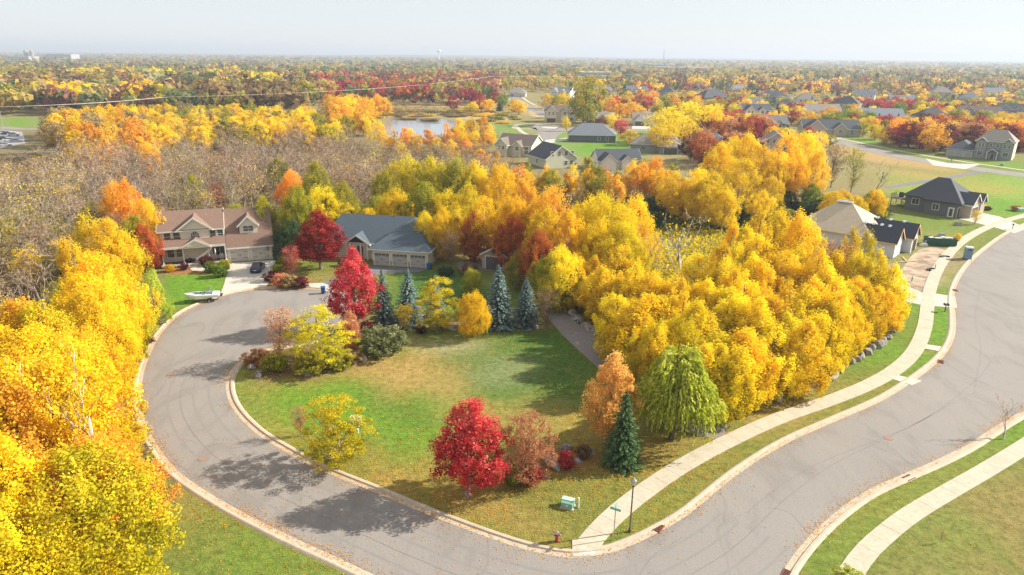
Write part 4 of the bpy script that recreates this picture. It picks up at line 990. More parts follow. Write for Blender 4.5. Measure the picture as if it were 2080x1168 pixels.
def bigbox(px, py, w_, d, hh, label):
    x, y = G(px, py); r = thing('warehouse', label, 'warehouse', (x, y, 0), 0)
    wallblock(r, -w_/2, w_/2, 0, d, 0, hh, plain('metal wall', (.36, .37, .38))); MB().box(-w_/2-.6, w_/2+.6, -.6, d+.6, hh, hh+.7).put('roof', plain('pale roof', (.5, .51, .53)), r)
    for k in range(4): MB().box(-w_/2+w_*(k+.35)/4, -w_/2+w_*(k+.65)/4, -.08, -.003, 0, hh*.6).put('garage_door', M_GD_D, r)
bigbox(1212, 166, 42, 40, 12, 'long white flat-roofed building nearer, above the far houses'); bigbox(1385, 146, 150, 60, 10, 'widest white flat-roofed building far away left of centre right'); bigbox(1345, 141, 60, 50, 13, 'far white building just right of the mast')
bigbox(120, 124, 90, 50, 22, 'far pale building near the left horizon'); bigbox(40, 126, 60, 50, 16, 'farthest left pale building on the horizon')
# ------------------------------------------------------------------ trees and plants
BARK = {'aspen': M_WHITEBARK, 'faspen': M_WHITEBARK, 'maple': M_GREYBARK, 'dense': M_DARKBARK, 'locust': M_GREYBARK, 'sparse': M_GREYBARK,
        'shrub': M_DARKBARK, 'oak': M_DARKBARK, 'spruce': M_DARKBARK, 'fspruce': M_DARKBARK, 'bare': M_GREYBARK, 'snag': M_WHITEBARK, 'willow': M_DARKBARK, 'plume': M_GREYBARK, 'mound': M_DARKBARK}
for k, v in TPL.items():
    if isinstance(v, tuple):
        v[1].materials.append(LM('gold')); v[0].materials.append(M_DARKBARK)
    else: v.materials.append(LM('gold'))
def omat(o, m): o.material_slots[0].link = 'OBJECT'; o.material_slots[0].material = m
EXCL = []      # (x, y, r) keep-outs for scattered trees
def tree(kind, var, pal, loc, H, width=None, label='', cat='tree', name=None, group=None, rz=None, lean=None):
    key = f'{kind}{var}'; tr, cr, R = TPL[key]
    s = H/10.0; sx = (width/(2*R)) if width else s
    base = {'spruce': 'spruce_tree', 'fspruce': 'spruce_tree', 'aspen': 'aspen_tree', 'faspen': 'far_aspen_tree', 'maple': 'maple_tree', 'oak': 'oak_tree', 'bare': 'bare_tree', 'snag': 'bare_tree',  # faspen trees are aspens as well, modelled coarser for distance
            'willow': 'willow_tree', 'locust': 'locust_tree', 'shrub': 'shrub', 'sparse': 'thin_tree', 'dense': 'cottonwood_tree', 'plume': 'upright_poplar_tree', 'mound': 'crabapple_tree'}[kind]
    r = thing(name or base, label, cat, (loc[0], loc[1], 0), rnd.uniform(0, 6.28) if rz is None else rz, group)
    r.scale = (sx, sx, s)
    if kind != 'spruce' and H > 3: r.rotation_euler = (rnd.gauss(0, .035), rnd.gauss(0, .035), r.rotation_euler[2])
    t = link('trunk', tr, None, r); omat(t, BARK[kind])
    c = link('crown', cr, None, r)
    if kind in ('bare', 'snag'):
        omat(c, M_TWIG if kind == 'bare' else M_WHITEBARK)
        if pal: lv = link('leaves', TPL[key+'_l'], None, c); omat(lv, LM(pal))
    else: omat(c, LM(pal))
    return r
def mpp(loc): return math.sqrt(loc[0]**2+loc[1]**2+HC**2)/FPX      # metres per photo pixel there
def TB(kind, var, pal, base, top, wpx, label, cat='tree', name=None, group=None):
    loc = G(*base); H = HT(base, top); wpx *= 1.28 if kind == 'spruce' and pal == 'blue' else 1; return tree(kind, var, pal, loc, H, wpx*mpp(loc), label, cat, name, group)
def TT(kind, var, pal, top, H, wm, label, cat='tree', name=None, group=None):
    loc = G(top[0], top[1], H); return tree(kind, var, pal, loc, H, wm, label, cat, name, group)

# the lawn and the cul-de-sac
TB('maple',0,'red',(952,1008),(965,806),146,'bright red maple standing alone near the kerb, nearest of the red trees')
TB('mound',0,'rust',(1068,982),(1072,845),120,'rounded rusty-red small tree beside the rock bed on the lawn')
TB('shrub',1,'red',(1150,950),(1150,916),34,'small round crimson shrub among pale rocks','shrub')
TB('shrub',2,'red',(1082,984),(1082,947),36,'small round bright red shrub at the front of the rock bed','shrub')
TB('shrub',0,'olive',(1042,980),(1042,948),40,'low olive green shrub under the rusty tree','shrub')
TB('shrub',1,'brown',(1183,928),(1183,905),34,'low brown grassy clump at the back of the rock bed','shrub')
TB('maple',1,'amber',(1232,905),(1245,715),104,'orange tree between the lawn and the willow')
TB('spruce',0,'spruce',(1263,945),(1268,793),84,'dark green spruce in front of the willow','spruce')
TB('willow',0,'lime',(1362,893),(1350,683),190,'weeping willow with pale green hanging strands by the sidewalk','willow')
TB('locust',0,'ygreen',(692,942),(697,808),132,'low spreading yellow-green tree beside the green utility box')
TB('sparse',0,'rust',(612,886),(604,824),42,'thin little tree with sparse rusty leaves on the lawn','sapling')
TB('locust',1,'ygreen',(652,742),(650,625),124,'wide bright yellow tree in the rock bed inside the road bend')
TB('sparse',1,'rust',(572,738),(560,626),92,'thin reddish-brown tree left of the wide yellow one')
TB('dense',0,'rust',(713,715),(712,632),42,'narrow rust-coloured tree between the yellow tree and the grey-green bush')
TB('shrub',2,'sage',(782,718),(782,665),94,'wide grey-green rounded bush at the lawn edge','shrub')
TB('maple',2,'red',(726,668),(722,503),98,'tall red maple beside the blue spruces')
TB('maple',3,'crimson',(652,545),(657,427),98,'large round red maple between the two nearer houses')
TB('sparse',2,'red',(597,565),(598,498),48,'small upright red tree in the planted island by the driveway').name
TB('spruce',1,'blue',(781,662),(771,545),44,'blue spruce half behind the tall red maple','spruce')
TB('spruce',2,'blue',(832,658),(830,545),56,'blue spruce standing between the red maple and the yellow-green tree','spruce')
TB('locust',2,'ygreen',(888,676),(888,566),88,'yellow-green tree on a thin trunk before the boulder wall')
TB('spruce',1,'blue',(886,640),(884,556),34,'blue spruce tip rising behind the yellow-green tree','spruce')
TB('dense',1,'gold',(962,684),(962,590),66,'small compact golden-orange tree at the top of the lawn')
TB('spruce',0,'blue',(1012,664),(1010,536),60,'tallest blue spruce, right of the small golden tree','spruce')
TB('spruce',2,'blue',(1068,662),(1068,562),50,'blue spruce farthest right, by the gravel drive','spruce')
TB('sparse',0,'brown',(1107,672),(1104,586),66,'thin greyish brown bush beside the gravel drive','shrub')
TB('sparse',1,'gold',(822,670),(822,620),52,'little thin golden tree between two blue spruces','sapling')
TB('dense',2,'olive',(960,605),(962,545),44,'small olive and yellow tree behind the golden-orange one')
TB('dense',3,'dgreen',(600,522),(598,446),72,'dark green pine beside the brown-roofed house','pine')
TB('sparse',2,'brown',(912,550),(912,468),54,'maroon-grey leafy tree at the corner of the slate-roofed house')
TB('dense',4,'redor',(966,532),(965,432),60,'dark red tree just right of the slate-roofed house')
TB('dense',5,'redor',(1036,548),(1036,440),76,'rusty red tree above the tan shed')
TB('sparse',0,'redor',(1132,545),(1128,440),100,'open orange-red tree under the tall golden aspens')
TB('shrub',1,'maroon',(290,700),(293,683),40,'low dark red barberry by the mailbox','shrub')
for i, (b, w_, pal, lab) in enumerate([((430,553),26,'green','round green shrub before the porch steps'), ((447,562),28,'green','round green shrub at the driveway edge, nearest the lawn'), ((456,548),24,'olive','olive green shrub tight against the garage corner'),
        ((420,540),24,'maroon','dark red shrub at the porch column'), ((346,552),18,'gold','small golden shrub at the left end of the porch'), ((374,548),16,'maroon','small dark red shrub between porch and steps'), ((388,538),16,'maroon','dark red potted plant on the porch side')]):
    TB('shrub', i % 3, pal, b, (b[0], b[1]-w_*.85), w_, lab, 'shrub')
for i, (b, w_, pal, lab) in enumerate([((552,572),28,'maroon','dark purple shrub at the driveway kerb'), ((572,582),36,'rust','pinkish ornamental grass clump in the planted island'), ((592,585),34,'tan','tan feathery grass clump in the planted island'),
        ((612,584),30,'maroon','purple-red low shrub at the tip of the planted island'), ((566,556),26,'olive','olive shrub behind the pinkish grasses'), ((578,545),30,'green','green shrub beside the driveway near the bin'), ((632,590),0,'tan','')]):
    if w_: TB('shrub', i % 3, pal, b, (b[0], b[1]-w_*.75), w_, lab, 'shrub')
for i, (b, w_, pal, lab) in enumerate([((520,738),44,'rust','feathery rust clump at the tip of the rock bed by the road bend'), ((560,752),52,'olive','low olive ground shrub in the rock bed, left part'), ((630,760),60,'olive','low green-gold ground shrub under the wide yellow tree'), ((690,748),50,'olive','low green shrub at the right side of the rock bed'),
        ((720,735),36,'tan','tan grass clump beside the small boulders'), ((748,672),30,'crimson','crimson shrub below the tall red maple'), ((856,676),24,'maroon','dark maroon shrub before the boulder wall'), ((905,560),30,'dgreen','dark clipped shrub at the garage corner of the slate-roofed house'),
        ((952,560),40,'brown','brown leafy shrub left of the tan shed'), ((700,540),22,'dgreen','dark green shrub by the entry of the slate-roofed house'), ((745,580),20,'tan','tan clump by the second driveway'), ((785,700),0,'tan','')]):
    if w_: TB('shrub', i % 3, pal, b, (b[0], b[1]-w_*.62), w_, lab, 'shrub')

# trees behind and between the nearer houses
BK = [(640,330,13,7,'olive','dense'),(655,375,11,9,'yellow','dense'),(690,372,11,8,'olive','dense'),(598,376,12,6.5,'olive','dense'),(610,395,10,7,'gold','aspen'),(530,398,10,5,'olive','dense'),(700,410,8,7,'yellow','locust'),
 (822,315,14,10,'ygreen','dense'),(880,318,14,9,'ygreen','aspen'),(925,322,14,10,'olive','dense'),(965,330,13,9,'yellow','dense'),(1005,338,13,10,'gold','dense'),(855,370,12,8,'olive','aspen'),(905,385,11,8,'yellow','dense'),(945,370,12,7,'ygreen','aspen'),
 (780,345,12,7,'olive','dense'),(800,385,10,8,'yellow','dense'),(760,400,8,7,'olive','dense'),(1068,362,13,7,'orange','aspen'),(1045,395,12,8,'gold','dense'),(985,400,11,8,'gold','aspen'),(1085,410,11,7,'yellow','dense'),
 (1138,378,14,9,'orange','aspen'),(1112,420,12,7,'gold','aspen'),(1160,430,12,7,'gold','aspen'),(1195,398,13,8,'yellow','dense'),(1240,395,14,10,'yellow','dense'),(1285,400,13,8,'yellow','dense'),(1215,450,11,8,'yellow','dense'),(1265,455,11,9,'yellow','dense'),
 (1075,500,7,7,'olive','dense'),(1120,515,8,7,'olive','dense'),(1150,505,9,7,'yellow','dense'),(1095,470,10,6,'redor','dense'),(900,425,9,6,'gold','dense'),(865,430,8,6,'yellow','dense'),(745,425,7,6,'yellow','dense')]
for i, (x, y, H, w_, pal, k) in enumerate(BK):
    nm = {'gold':'golden','orange':'orange','yellow':'yellow','ygreen':'yellow-green','olive':'olive green','redor':'orange-red'}[pal]
    zone = 'behind the brown-roofed house' if x < 730 else ('behind the slate-roofed house' if x < 940 else ('beyond the tan shed' if x < 1110 else 'above the head of the gravel drive'))
    TT(k, i % (5 if k == 'aspen' else 6 if k == 'dense' else 3), pal, (x, y), H, w_, f'{nm} autumn tree {zone}', group=f'{nm} trees {zone}')
for x, y in ((1128,440),(1150,470),(1300,440),(1312,470)): TT('snag',1,None,(x,y),10,3,'pale slender birch trunk with bare twigs beside the yellow grove',group='bare birches by the yellow grove')

# yellow grove along the boulder wall: rows from the wall backwards
GR = [(1215,470,9,8),(1250,490,9,8),(1290,480,9,8),(1190,520,8,7),(1230,540,8,8),(1275,545,9,9),(1320,540,9,8),(1160,560,7,7),(1205,585,7,7),(1250,600,8,8),(1300,600,8,9),(1350,590,9,9),(1400,600,9,8),
 (1350,555,8,6),(1410,560,8,6),(1445,500,10,8),(1490,480,11,9),(1535,450,12,8),(1560,418,13,9),(1610,412,13,10),(1640,440,12,9),(1500,445,12,7),(1460,560,9,8),(1505,540,10,9),(1550,510,10,9),(1595,490,11,9),(1640,490,11,8),(1680,510,10,9),(1725,500,10,8),
 (1750,452,12,7),(1775,485,10,7),(1800,520,9,7),(1330,650,8,8),(1380,650,8,8),(1430,640,8,9),(1480,620,8,9),(1530,600,9,9),(1580,580,9,9),(1630,570,9,9),(1675,560,9,9),(1715,560,9,8),(1750,560,8,8),
 (1440,700,8,8),(1480,690,8,8),(1520,670,8,9),(1565,655,8,9),(1610,640,8,9),(1655,625,8,8),(1695,615,7.5,8),(1735,605,7,8),(1770,590,7,7),(1800,585,6.5,6),
 (1500,740,6,7),(1545,715,6.5,7),(1590,700,6.5,7),(1635,685,6.5,7),(1675,668,6,7),(1715,650,6,6),(1755,630,6,6),(1790,615,5.5,6),(1815,605,5,5),(1460,760,6,6),(1420,740,7,6)]
specials = {17:'orange',26:'orange',27:'rust',29:'yellow',40:'orange'}
for i, (x, y, H, w_) in enumerate(GR):
    if x < 1330 and y > 530: x += 26
    if y < 600 and x > 1340: y += 14; H *= .94
    if H <= 7: y -= 30; w_ *= .85
    pal = 'yellow' if rnd.random() < .72 else ('ygreen' if rnd.random() < (.8 if y > 620 else .35) else 'gold')
    if (x, y) in ((1725,500),(1715,560)): pal = 'orange'
    if (x, H) in ((1770,7),): pal = 'orange'
    nm = {'gold':'golden yellow','orange':'orange','yellow':'bright yellow','ygreen':'green-tinged yellow'}[pal]
    row = 'close above the boulder wall' if H <= 7 else ('in the middle of the yellow grove' if H <= 9.5 else 'tall at the back of the yellow grove')
    for q in range(2):
        TT('plume', rnd.randrange(6), pal, (x+rnd.uniform(-6, 6)+(q*2-1)*13, y+q*9-rnd.uniform(0, 8)), H*rnd.uniform(.92, 1.06), w_*rnd.uniform(.62, .92), f'{nm} tree {row}', group=f'{nm} trees {row}')
TB('snag',1,'yellow',(1385,600),(1385,420),110,'large nearly leafless pale tree rising from the yellow grove')
TT('bare',1,'gold',(1510,500),9,6,'bare-branched tree inside the yellow grove, nearest of the leafless ones'); TT('sparse',1,'rust',(1705,490),10,8,'russet thin-leaved tree at the right end of the yellow grove')
TT('bare',2,'yellow',(1340,450),11,6,'grey leafless tree beside the small hidden pond')

# left grove
LG = [(190,512,12,9,'gold','dense'),(230,525,11,8,'gold','dense'),(160,560,11,8,'gold','dense'),(255,560,10,7,'gold','dense'),(205,590,10,8,'gold','dense'),(130,600,9,8,'yellow','dense'),(235,620,9,7,'gold','dense'),
 (180,430,13,8,'ygreen','dense'),(215,445,12,7,'yellow','dense'),(150,480,11,7,'yellow','dense'),(240,470,10,6,'yellow','aspen'),(285,455,8,5,'redor','dense'),(262,440,9,6,'olive','dense'),(250,365,13,7,'orange','aspen'),(290,405,11,5,'gold','aspen'),
 (310,540,8,5.5,'lime','dense'),(298,590,7,5,'ygreen','dense'),(282,640,6,5,'ygreen','dense'),
 (40,612,12,9,'orange','dense'),(5,620,12,8,'gold','dense'),(80,620,12,8,'ygreen','dense'),(110,650,10,8,'ygreen','dense'),(60,665,11,8,'yellow','dense'),(20,690,11,8,'gold','dense'),(160,660,10,6,'gold','aspen'),(190,650,9,5,'gold','plume'),(-30,640,12,9,'gold','dense'),
 (195,680,12,8,'gold','aspen'),(235,700,9,5,'gold','plume'),(255,740,7,4.5,'gold','plume'),(225,770,6.5,6,'orange','plume'),(75,715,13,9,'gold','aspen'),(15,725,13,9,'gold','aspen'),(130,770,7,7,'gold','plume'),(170,825,6,7,'gold','plume'),(100,800,6.5,6,'gold','plume'),(-25,760,13,9,'orange','dense'),(50,840,6.5,7,'gold','plume'),(100,865,6,7,'gold','plume'),
 (238,805,7.5,5,'gold','plume'),(255,860,7,5,'orange','plume'),(272,905,6.5,5,'gold','plume'),(225,850,6,5,'gold','plume'),(300,915,4.5,4,'gold','plume'),(240,890,9,8,'orange','dense'),(30,905,11,8,'orange','dense'),(-20,900,12,8,'gold','dense'),(80,930,10,8,'orange','dense'),(150,915,11,10,'ygreen','dense'),(200,940,9,9,'ygreen','dense'),
 (120,985,8,8,'yellow','dense'),(265,960,6,6,'gold','dense'),(305,985,4,4,'orange','dense'),(250,1000,6,7,'yellow','dense'),(30,1010,9,8,'gold','dense'),(170,1030,7,8,'yellow','dense'),(-30,1030,10,8,'yellow','dense'),(90,1080,6,7,'yellow','dense'),(240,1065,4.5,6,'olive','dense'),(200,1120,3.5,6,'yellow','dense'),(30,1100,6,7,'gold','dense'),(140,1120,4,5,'gold','dense'),(-20,1120,6,7,'orange','dense'),
 (285,1040,3.5,4,'olive','dense'),(90,1150,3.5,5,'olive','dense')]
for i, (x, y, H, w_, pal, k) in enumerate(LG):
    if y > 640 and x > 180: x -= 42; w_ *= .88
    if y > 860 and x > 100: x -= 22
    if 500 < y < 860 and x > 190: x -= 32 if pal != 'lime' else 12; w_ *= .86
    if k == 'dense' and i % 2 and pal not in ('redor', 'olive'): k = 'plume'; w_ *= .8
    nm = {'gold':'golden','orange':'orange','yellow':'yellow','ygreen':'yellow-green','olive':'olive green','redor':'orange-red','lime':'lime green'}[pal]
    zone = 'at the far end of the left grove' if y < 600 else ('halfway along the left grove' if y < 860 else 'at the near end of the left grove')
    TT(k, (i*3) % (5 if k == 'aspen' else 6), pal, (x, y), H, w_, f'{nm} tree {zone}', group=f'{nm} trees {zone}')
TB('snag',0,'gold',(240,1060),(183,693),105,'tall white-barked birch standing out before the left grove'); TB('snag',0,'gold',(112,1085),(70,740),105,'white birch with forked bare top in the left grove'); TB('snag',0,'gold',(205,975),(160,745),90,'slender white birch between the two taller white birches'); TB('snag',0,'gold',(35,1010),(12,775),90,'white birch at the left picture edge')
TB('shrub',1,'crimson',(100,905),(100,870),60,'dark red bush under the birches','shrub')

def scatter(poly, H, spacing, jit=.42, clear=True):
    P = np.array([G(x, y, H) for x, y in poly]); x0, y0 = P.min(0); x1, y1 = P.max(0); out = []; row = 0; y = y0
    while y < y1:
        x = x0+(row % 2)*spacing*.5
        while x < x1:
            px_, py_ = x+rnd.uniform(-jit, jit)*spacing, y+rnd.uniform(-jit, jit)*spacing
            if inpoly(np.array([px_]), np.array([py_]), [tuple(q) for q in P])[0] and not (clear and blocked(px_, py_)): out.append((px_, py_))
            x += spacing
        y += spacing*.87; row += 1
    rnd.shuffle(out); return out
HOUSES = [o for o in C.objects if o.get('category') in ('house', 'warehouse', 'shed')]
HP = [(o.location.x, o.location.y, o.rotation_euler[2]) for o in HOUSES]
ROADS = [np.array([(v.co.x, v.co.y) for v in o.data.vertices]) for o in C.objects if o.type == 'MESH' and o.name.split('.')[0] in ('sidewalk', 'driveway', 'gravel_road', 'pond_water', 'path', 'car_park')]
RP = np.concatenate([a for a in ROADS]+[np.array([(v.co.x, v.co.y) for v in o.data.vertices]) for o in C.objects if o.name.startswith('road.')])
def blocked(x, y, r=6.0):
    for hx, hy, a in HP:
        dx, dy = x-hx, y-hy; c, s = math.cos(a), math.sin(a); u, v = dx*c+dy*s, -dx*s+dy*c
        if abs(hx-h5.location.x) < 1:
            if -3 < u < 27 and -8 < v < 17: return True
        elif y > 200:
            if -13 < u < 13 and -14 < v < 18: return True
        elif -7 < u < 24 and -3 < v < 17: return True
    return bool((np.hypot(RP[:, 0]-x, RP[:, 1]-y) < r).any())

n_bare = 0
# grey leafless woods
for (x, y) in scatter([(-60,300),(-60,640),(90,600),(130,470),(300,425),(560,420),(640,395),(790,395),(830,330),(1010,338),(1040,310),(1000,285),(870,292),(700,262),(560,262),(400,268),(130,285),(0,300)], 10, 7.2)[:285]:
    v = rnd.randrange(4); D = y
    pal = None if rnd.random() < .25 else rnd.choice(['brown', 'brown', 'gold', 'olive', 'rust'])
    tree('bare', v, pal, (x, y), rnd.uniform(8.5, 12), rnd.uniform(8.5, 11.5), 'leafless grey-brown tree in the bare woods behind the houses', group='leafless trees of the bare woods')
def forest(poly, H, sp, mix, label, group, wr=(6, 8), hr=(.8, 1.15), limit=999):
    for (x, y) in scatter(poly, H, sp)[:limit]:
        k, pal = rnd.choice(mix); nv = {'oak': 4, 'faspen': 4, 'dense': 6, 'aspen': 5, 'fspruce': 1, 'shrub': 3, 'bare': 4, 'sparse': 3}[k]
        nm = {'oak': 'rounded', 'faspen': 'slender', 'dense': 'bushy', 'aspen': 'slender', 'fspruce': 'conical', 'shrub': 'low', 'bare': 'leafless', 'sparse': 'thin-leaved'}[k]
        cn = {'gold':'golden','orange':'orange','yellow':'yellow','ygreen':'yellow-green','olive':'olive green','redor':'orange-red','lime':'lime green','green':'green','dgreen':'dark green','red':'red','crimson':'crimson','rust':'rusty','brown':'brown','tan':'tan','maroon':'maroon','sage':'grey-green','spruce':'dark green','blue':'blue-green',None:'grey'}[pal]
        Ht = H*rnd.uniform(*hr); w_ = rnd.uniform(*wr)
        if k == 'fspruce': w_ *= .6
        if k == 'shrub': Ht *= .45
        tree(k, rnd.randrange(nv), pal, (x, y), Ht, w_, f'{nm} {cn} {label}', 'shrub' if k == 'shrub' else 'tree', group=f'{nm} {cn} {group}')
# mixed undergrowth tones inside the bare woods
forest([(120,450),(330,400),(560,400),(560,440),(330,430),(140,500)], 8, 6.5, [('dense','olive'),('sparse','gold'),('sparse','brown'),('dense','olive'),('sparse','rust')], 'tree at the near edge of the bare woods', 'trees at the near edge of the bare woods', (5, 7))
for (x, y, H, w_, pal, k, lab) in [(305,290,10,6.5,'gold','aspen','lone golden birch with white stem standing in the leafless woods'),(236,368,12,6,'orange','aspen','orange birch leaning over the left edge of the bare woods'),(440,370,9,4,'crimson','sparse','small crimson tree in the woods behind the brown-roofed house'),
        (390,355,9,4,'olive','aspen','thin olive tree before the bare woods'),(590,345,11,6,'orange','aspen','orange aspen beside the tall olive tree behind the houses'),(560,320,10,6,'olive','aspen','pale olive tree with white trunk in the bare woods')]:
    TT(k, 1, pal, (x, y), H, w_, lab)
forest([(-40,440),(60,400),(200,380),(330,400),(330,430),(140,470),(130,560),(0,520)], 8, 7.5, [('sparse','olive'),('sparse','brown'),('dense','olive'),('bare','olive'),('sparse','gold')], 'tree among the bare woods at left', 'trees among the bare woods at left', (4.5, 6.5), (.6, 1.0), 40)
# golden belt behind the bare woods
forest([(90,225),(240,215),(300,262),(240,275),(110,270)], 10, 7.0, [('faspen','gold'),('faspen','orange'),('faspen','tan'),('bare','gold')], 'tree at the left end of the golden belt', 'trees at the left end of the golden belt', (7.5, 10), (.9, 1.3))
forest([(240,215),(400,210),(700,218),(700,255),(400,262),(260,262)], 9, 7.0, [('faspen','yellow'),('faspen','gold'),('faspen','olive'),('faspen','gold'),('bare','gold'),('faspen','tan')], 'tree in the golden belt behind the bare woods', 'trees in the golden belt', (6.5, 9), (.8, 1.2))
forest([(665,192),(785,196),(790,222),(680,226)], 11, 8, [('faspen','orange'),('faspen','gold')], 'tree in the orange clump left of the pond', 'trees of the orange clump by the pond', (8, 11), (.9, 1.15))
forest([(760,262),(900,255),(1010,255),(1015,300),(930,310),(800,300)], 6, 8, [('faspen','gold'),('faspen','orange'),('sparse','tan'),('bare','brown')], 'tree growing around the pond', 'trees around the pond', (5, 7), (.8, 1.3), 60)
for i, (x, y, H) in enumerate(((800,264,8),(822,258,9),(846,270,8),(772,248,9),(905,250,10),(930,240,11),(958,236,11),(985,232,11),(996,252,9),(942,256,9),(880,272,7),(748,246,9))): TT('faspen', i % 4, ('gold','orange','gold')[i % 3], (x, y), H, rnd.uniform(3.5, 5.5), ('slender golden birch rising before the pond', 'slender orange birch rising before the pond', 'slender golden birch rising before the pond')[i % 3], group=('golden birches before the pond', 'orange birches before the pond', 'golden birches before the pond')[i % 3])
for i, (x, y, H) in enumerate(((1008,308,9),(1030,330,8),(1064,327,8),(1108,338,8),(1165,333,9),(1192,318,10),(1228,338,8),(1288,328,9),(1312,322,9),(1150,350,7),(1090,352,7),(1250,348,7))): TT('faspen', i % 4, ('orange','gold','olive')[i % 3], (x, y), H, rnd.uniform(3.2, 5), ('slender orange birch screening the far cul-de-sac houses', 'slender golden birch screening the far cul-de-sac houses', 'slender olive green birch screening the far cul-de-sac houses')[i % 3], group=('orange','golden','olive')[i % 3]+' birches screening the far houses')
# middle golden birches
forest([(1000,322),(1140,345),(1300,330),(1420,320),(1440,400),(1200,390),(1050,350)], 8, 7.5, [('faspen','orange'),('faspen','gold'),('bare','brown'),('faspen','olive'),('bare',None),('faspen','orange')], 'tree in front of the far cul-de-sac houses', 'trees before the far cul-de-sac houses', (5, 7.5), (.8, 1.2), 60)
for i, (x, y, H, w_, pal) in enumerate([(1215,335,10,7,'olive'),(1120,345,9,7,'olive'),(1335,318,11,7,'orange'),(1300,330,10,7,'orange'),(1370,350,11,8,'gold'),(1420,342,12,8,'gold'),(1460,290,15,9,'gold'),(1490,278,15,9,'gold'),(1530,268,16,9,'gold'),(1555,300,14,8,'gold'),(1600,270,16,9,'gold'),(1640,268,16,9,'gold'),
        (1585,310,13,8,'yellow'),(1450,350,12,9,'yellow'),(1620,310,13,8,'gold'),(1400,375,9,7,'gold'),(1475,385,9,6,'gold'),(1700,390,8,6,'gold'),(1655,300,14,7,'gold'),(1545,385,8,6,'yellow'),(1505,320,13,8,'gold'),(1575,360,9,6,'yellow'),(1780,385,7,5,'gold')]):
    nm = {'gold':'golden','orange':'orange','yellow':'yellow','olive':'olive green'}[pal]
    TT('aspen', i % 5, pal, (x, y), H, w_, f'tall {nm} birch before the far cul-de-sac' if x < 1440 else f'tall {nm} birch left of the open meadow', group='tall birches before the far cul-de-sac' if x < 1440 else 'tall birches left of the meadow')
TT('sparse',0,'brown',(1700,292),12,8,'brown-leaved tree at the edge of the meadow'); TT('sparse',1,'olive',(1745,300),12,7,'thin olive tree at the edge of the meadow'); TT('snag',1,None,(1790,320),10,8,'bare dark leaning tree at the meadow corner')
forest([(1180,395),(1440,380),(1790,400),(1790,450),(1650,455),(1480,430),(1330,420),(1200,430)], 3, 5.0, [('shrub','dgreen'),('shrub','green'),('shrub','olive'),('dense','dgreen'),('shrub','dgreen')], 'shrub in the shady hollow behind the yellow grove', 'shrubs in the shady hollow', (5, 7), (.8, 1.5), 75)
forest([(1640,385),(1790,375),(1800,420),(1660,430)], 5, 5, [('dense','yellow'),('dense','green'),('dense','gold')], 'small tree behind the unfinished house', 'small trees behind the unfinished house', (3.5, 5), (.8, 1.3), 22)
# great golden and red trees in the middle distance
for i, (x, y, H, w_, pal) in enumerate([(1350,222,15,15,'yellow'),(1385,208,17,17,'yellow'),(1425,215,16,16,'yellow'),(1380,240,13,14,'yellow'),(1345,250,11,11,'yellow'),(1455,225,13,12,'gold')]):
    TB('oak', i % 4, pal, (x, y+68-i*2), (x, y), w_*5.2, 'great rounded golden tree beyond the far cul-de-sac', group='great golden trees beyond the far cul-de-sac')
forest([(1400,255),(1440,232),(1510,232),(1560,240),(1560,275),(1500,285),(1400,280)], 9, 8, [('oak','crimson'),('oak','redor'),('oak','rust'),('oak','maroon')], 'tree in the dark red clump beside the great golden trees', 'trees of the dark red clump', (8, 10), (.8, 1.2))
forest([(1810,248),(1900,238),(2000,243),(2150,250),(2150,268),(2060,262),(1910,262),(1810,266)], 9, 8.5, [('oak','redor'),('oak','crimson'),('oak','rust'),('oak','gold'),('oak','maroon'),('oak','redor'),('oak','orange')], 'tree in the red and orange grove by the large grey house', 'trees of the red and orange grove', (9, 12), (.85, 1.25))
forest([(1815,285),(1910,292),(1925,300),(1830,298)], 4, 5, [('shrub','dgreen'),('shrub','green'),('shrub','olive')], 'shrub at the foot of the red grove', 'shrubs at the foot of the red grove', (5, 8))
# marsh scrub
forest([(690,210),(1000,218),(1060,232),(1000,245),(780,232),(690,235)], 3, 10, [('shrub','olive'),('shrub','tan'),('shrub','brown'),('shrub','gold'),('shrub','tan'),('shrub','sage')], 'shrub in the tan marsh beyond the pond', 'shrubs of the tan marsh', (5, 12), (.6, 1.4), 70)
# neighbourhood trees: small street trees among the houses
mixN = [('oak','crimson'),('oak','red'),('oak','gold'),('oak','yellow'),('oak','olive'),('oak','green'),('fspruce','spruce'),('faspen','orange'),('oak','orange'),('fspruce','spruce'),('oak','ygreen'),('oak','crimson')]
forest([(1560,262),(1620,225),(1800,225),(2140,225),(2140,244),(1900,242),(1810,262),(1760,276),(1640,276)], 6, 10.5, mixN, 'tree among the nearer roofs of the far neighbourhood', 'trees among the nearer roofs', (5, 8), (.7, 1.2), 110)
forest([(1400,225),(1440,196),(2140,200),(2140,226),(1800,226),(1560,240)], 7, 13.5, mixN, 'tree among the farther roofs of the far neighbourhood', 'trees among the farther roofs', (6, 10), (.7, 1.3), 190)
forest([(860,205),(1000,190),(1420,186),(1420,230),(1250,232),(1160,236),(1100,205),(1000,205)], 8, 15, mixN+[('oak','redor'),('faspen','gold'),('fspruce','spruce')], 'tree around the houses above the far cul-de-sac', 'trees above the far cul-de-sac', (7, 11), (.7, 1.3), 90)
TT('oak',1,'olive',(1192,156),24,19,'tall pale olive tree standing above the far cul-de-sac houses')
for x, y, pal, lab in ((1262,262,'red','bright red round tree beside the low red-gabled house'),(1152,256,'gold','small golden tree before the cream two-storey house'),(1245,250,'yellow','yellow-green tree behind the red-gabled house')):
    TT('oak', 0, pal, (x, y-20), 7, 7 if pal != 'gold' else 4, lab)
TT('oak',2,'gold',(1283,265),6,7,'small orange tree on the strip beside the dark-walled house')

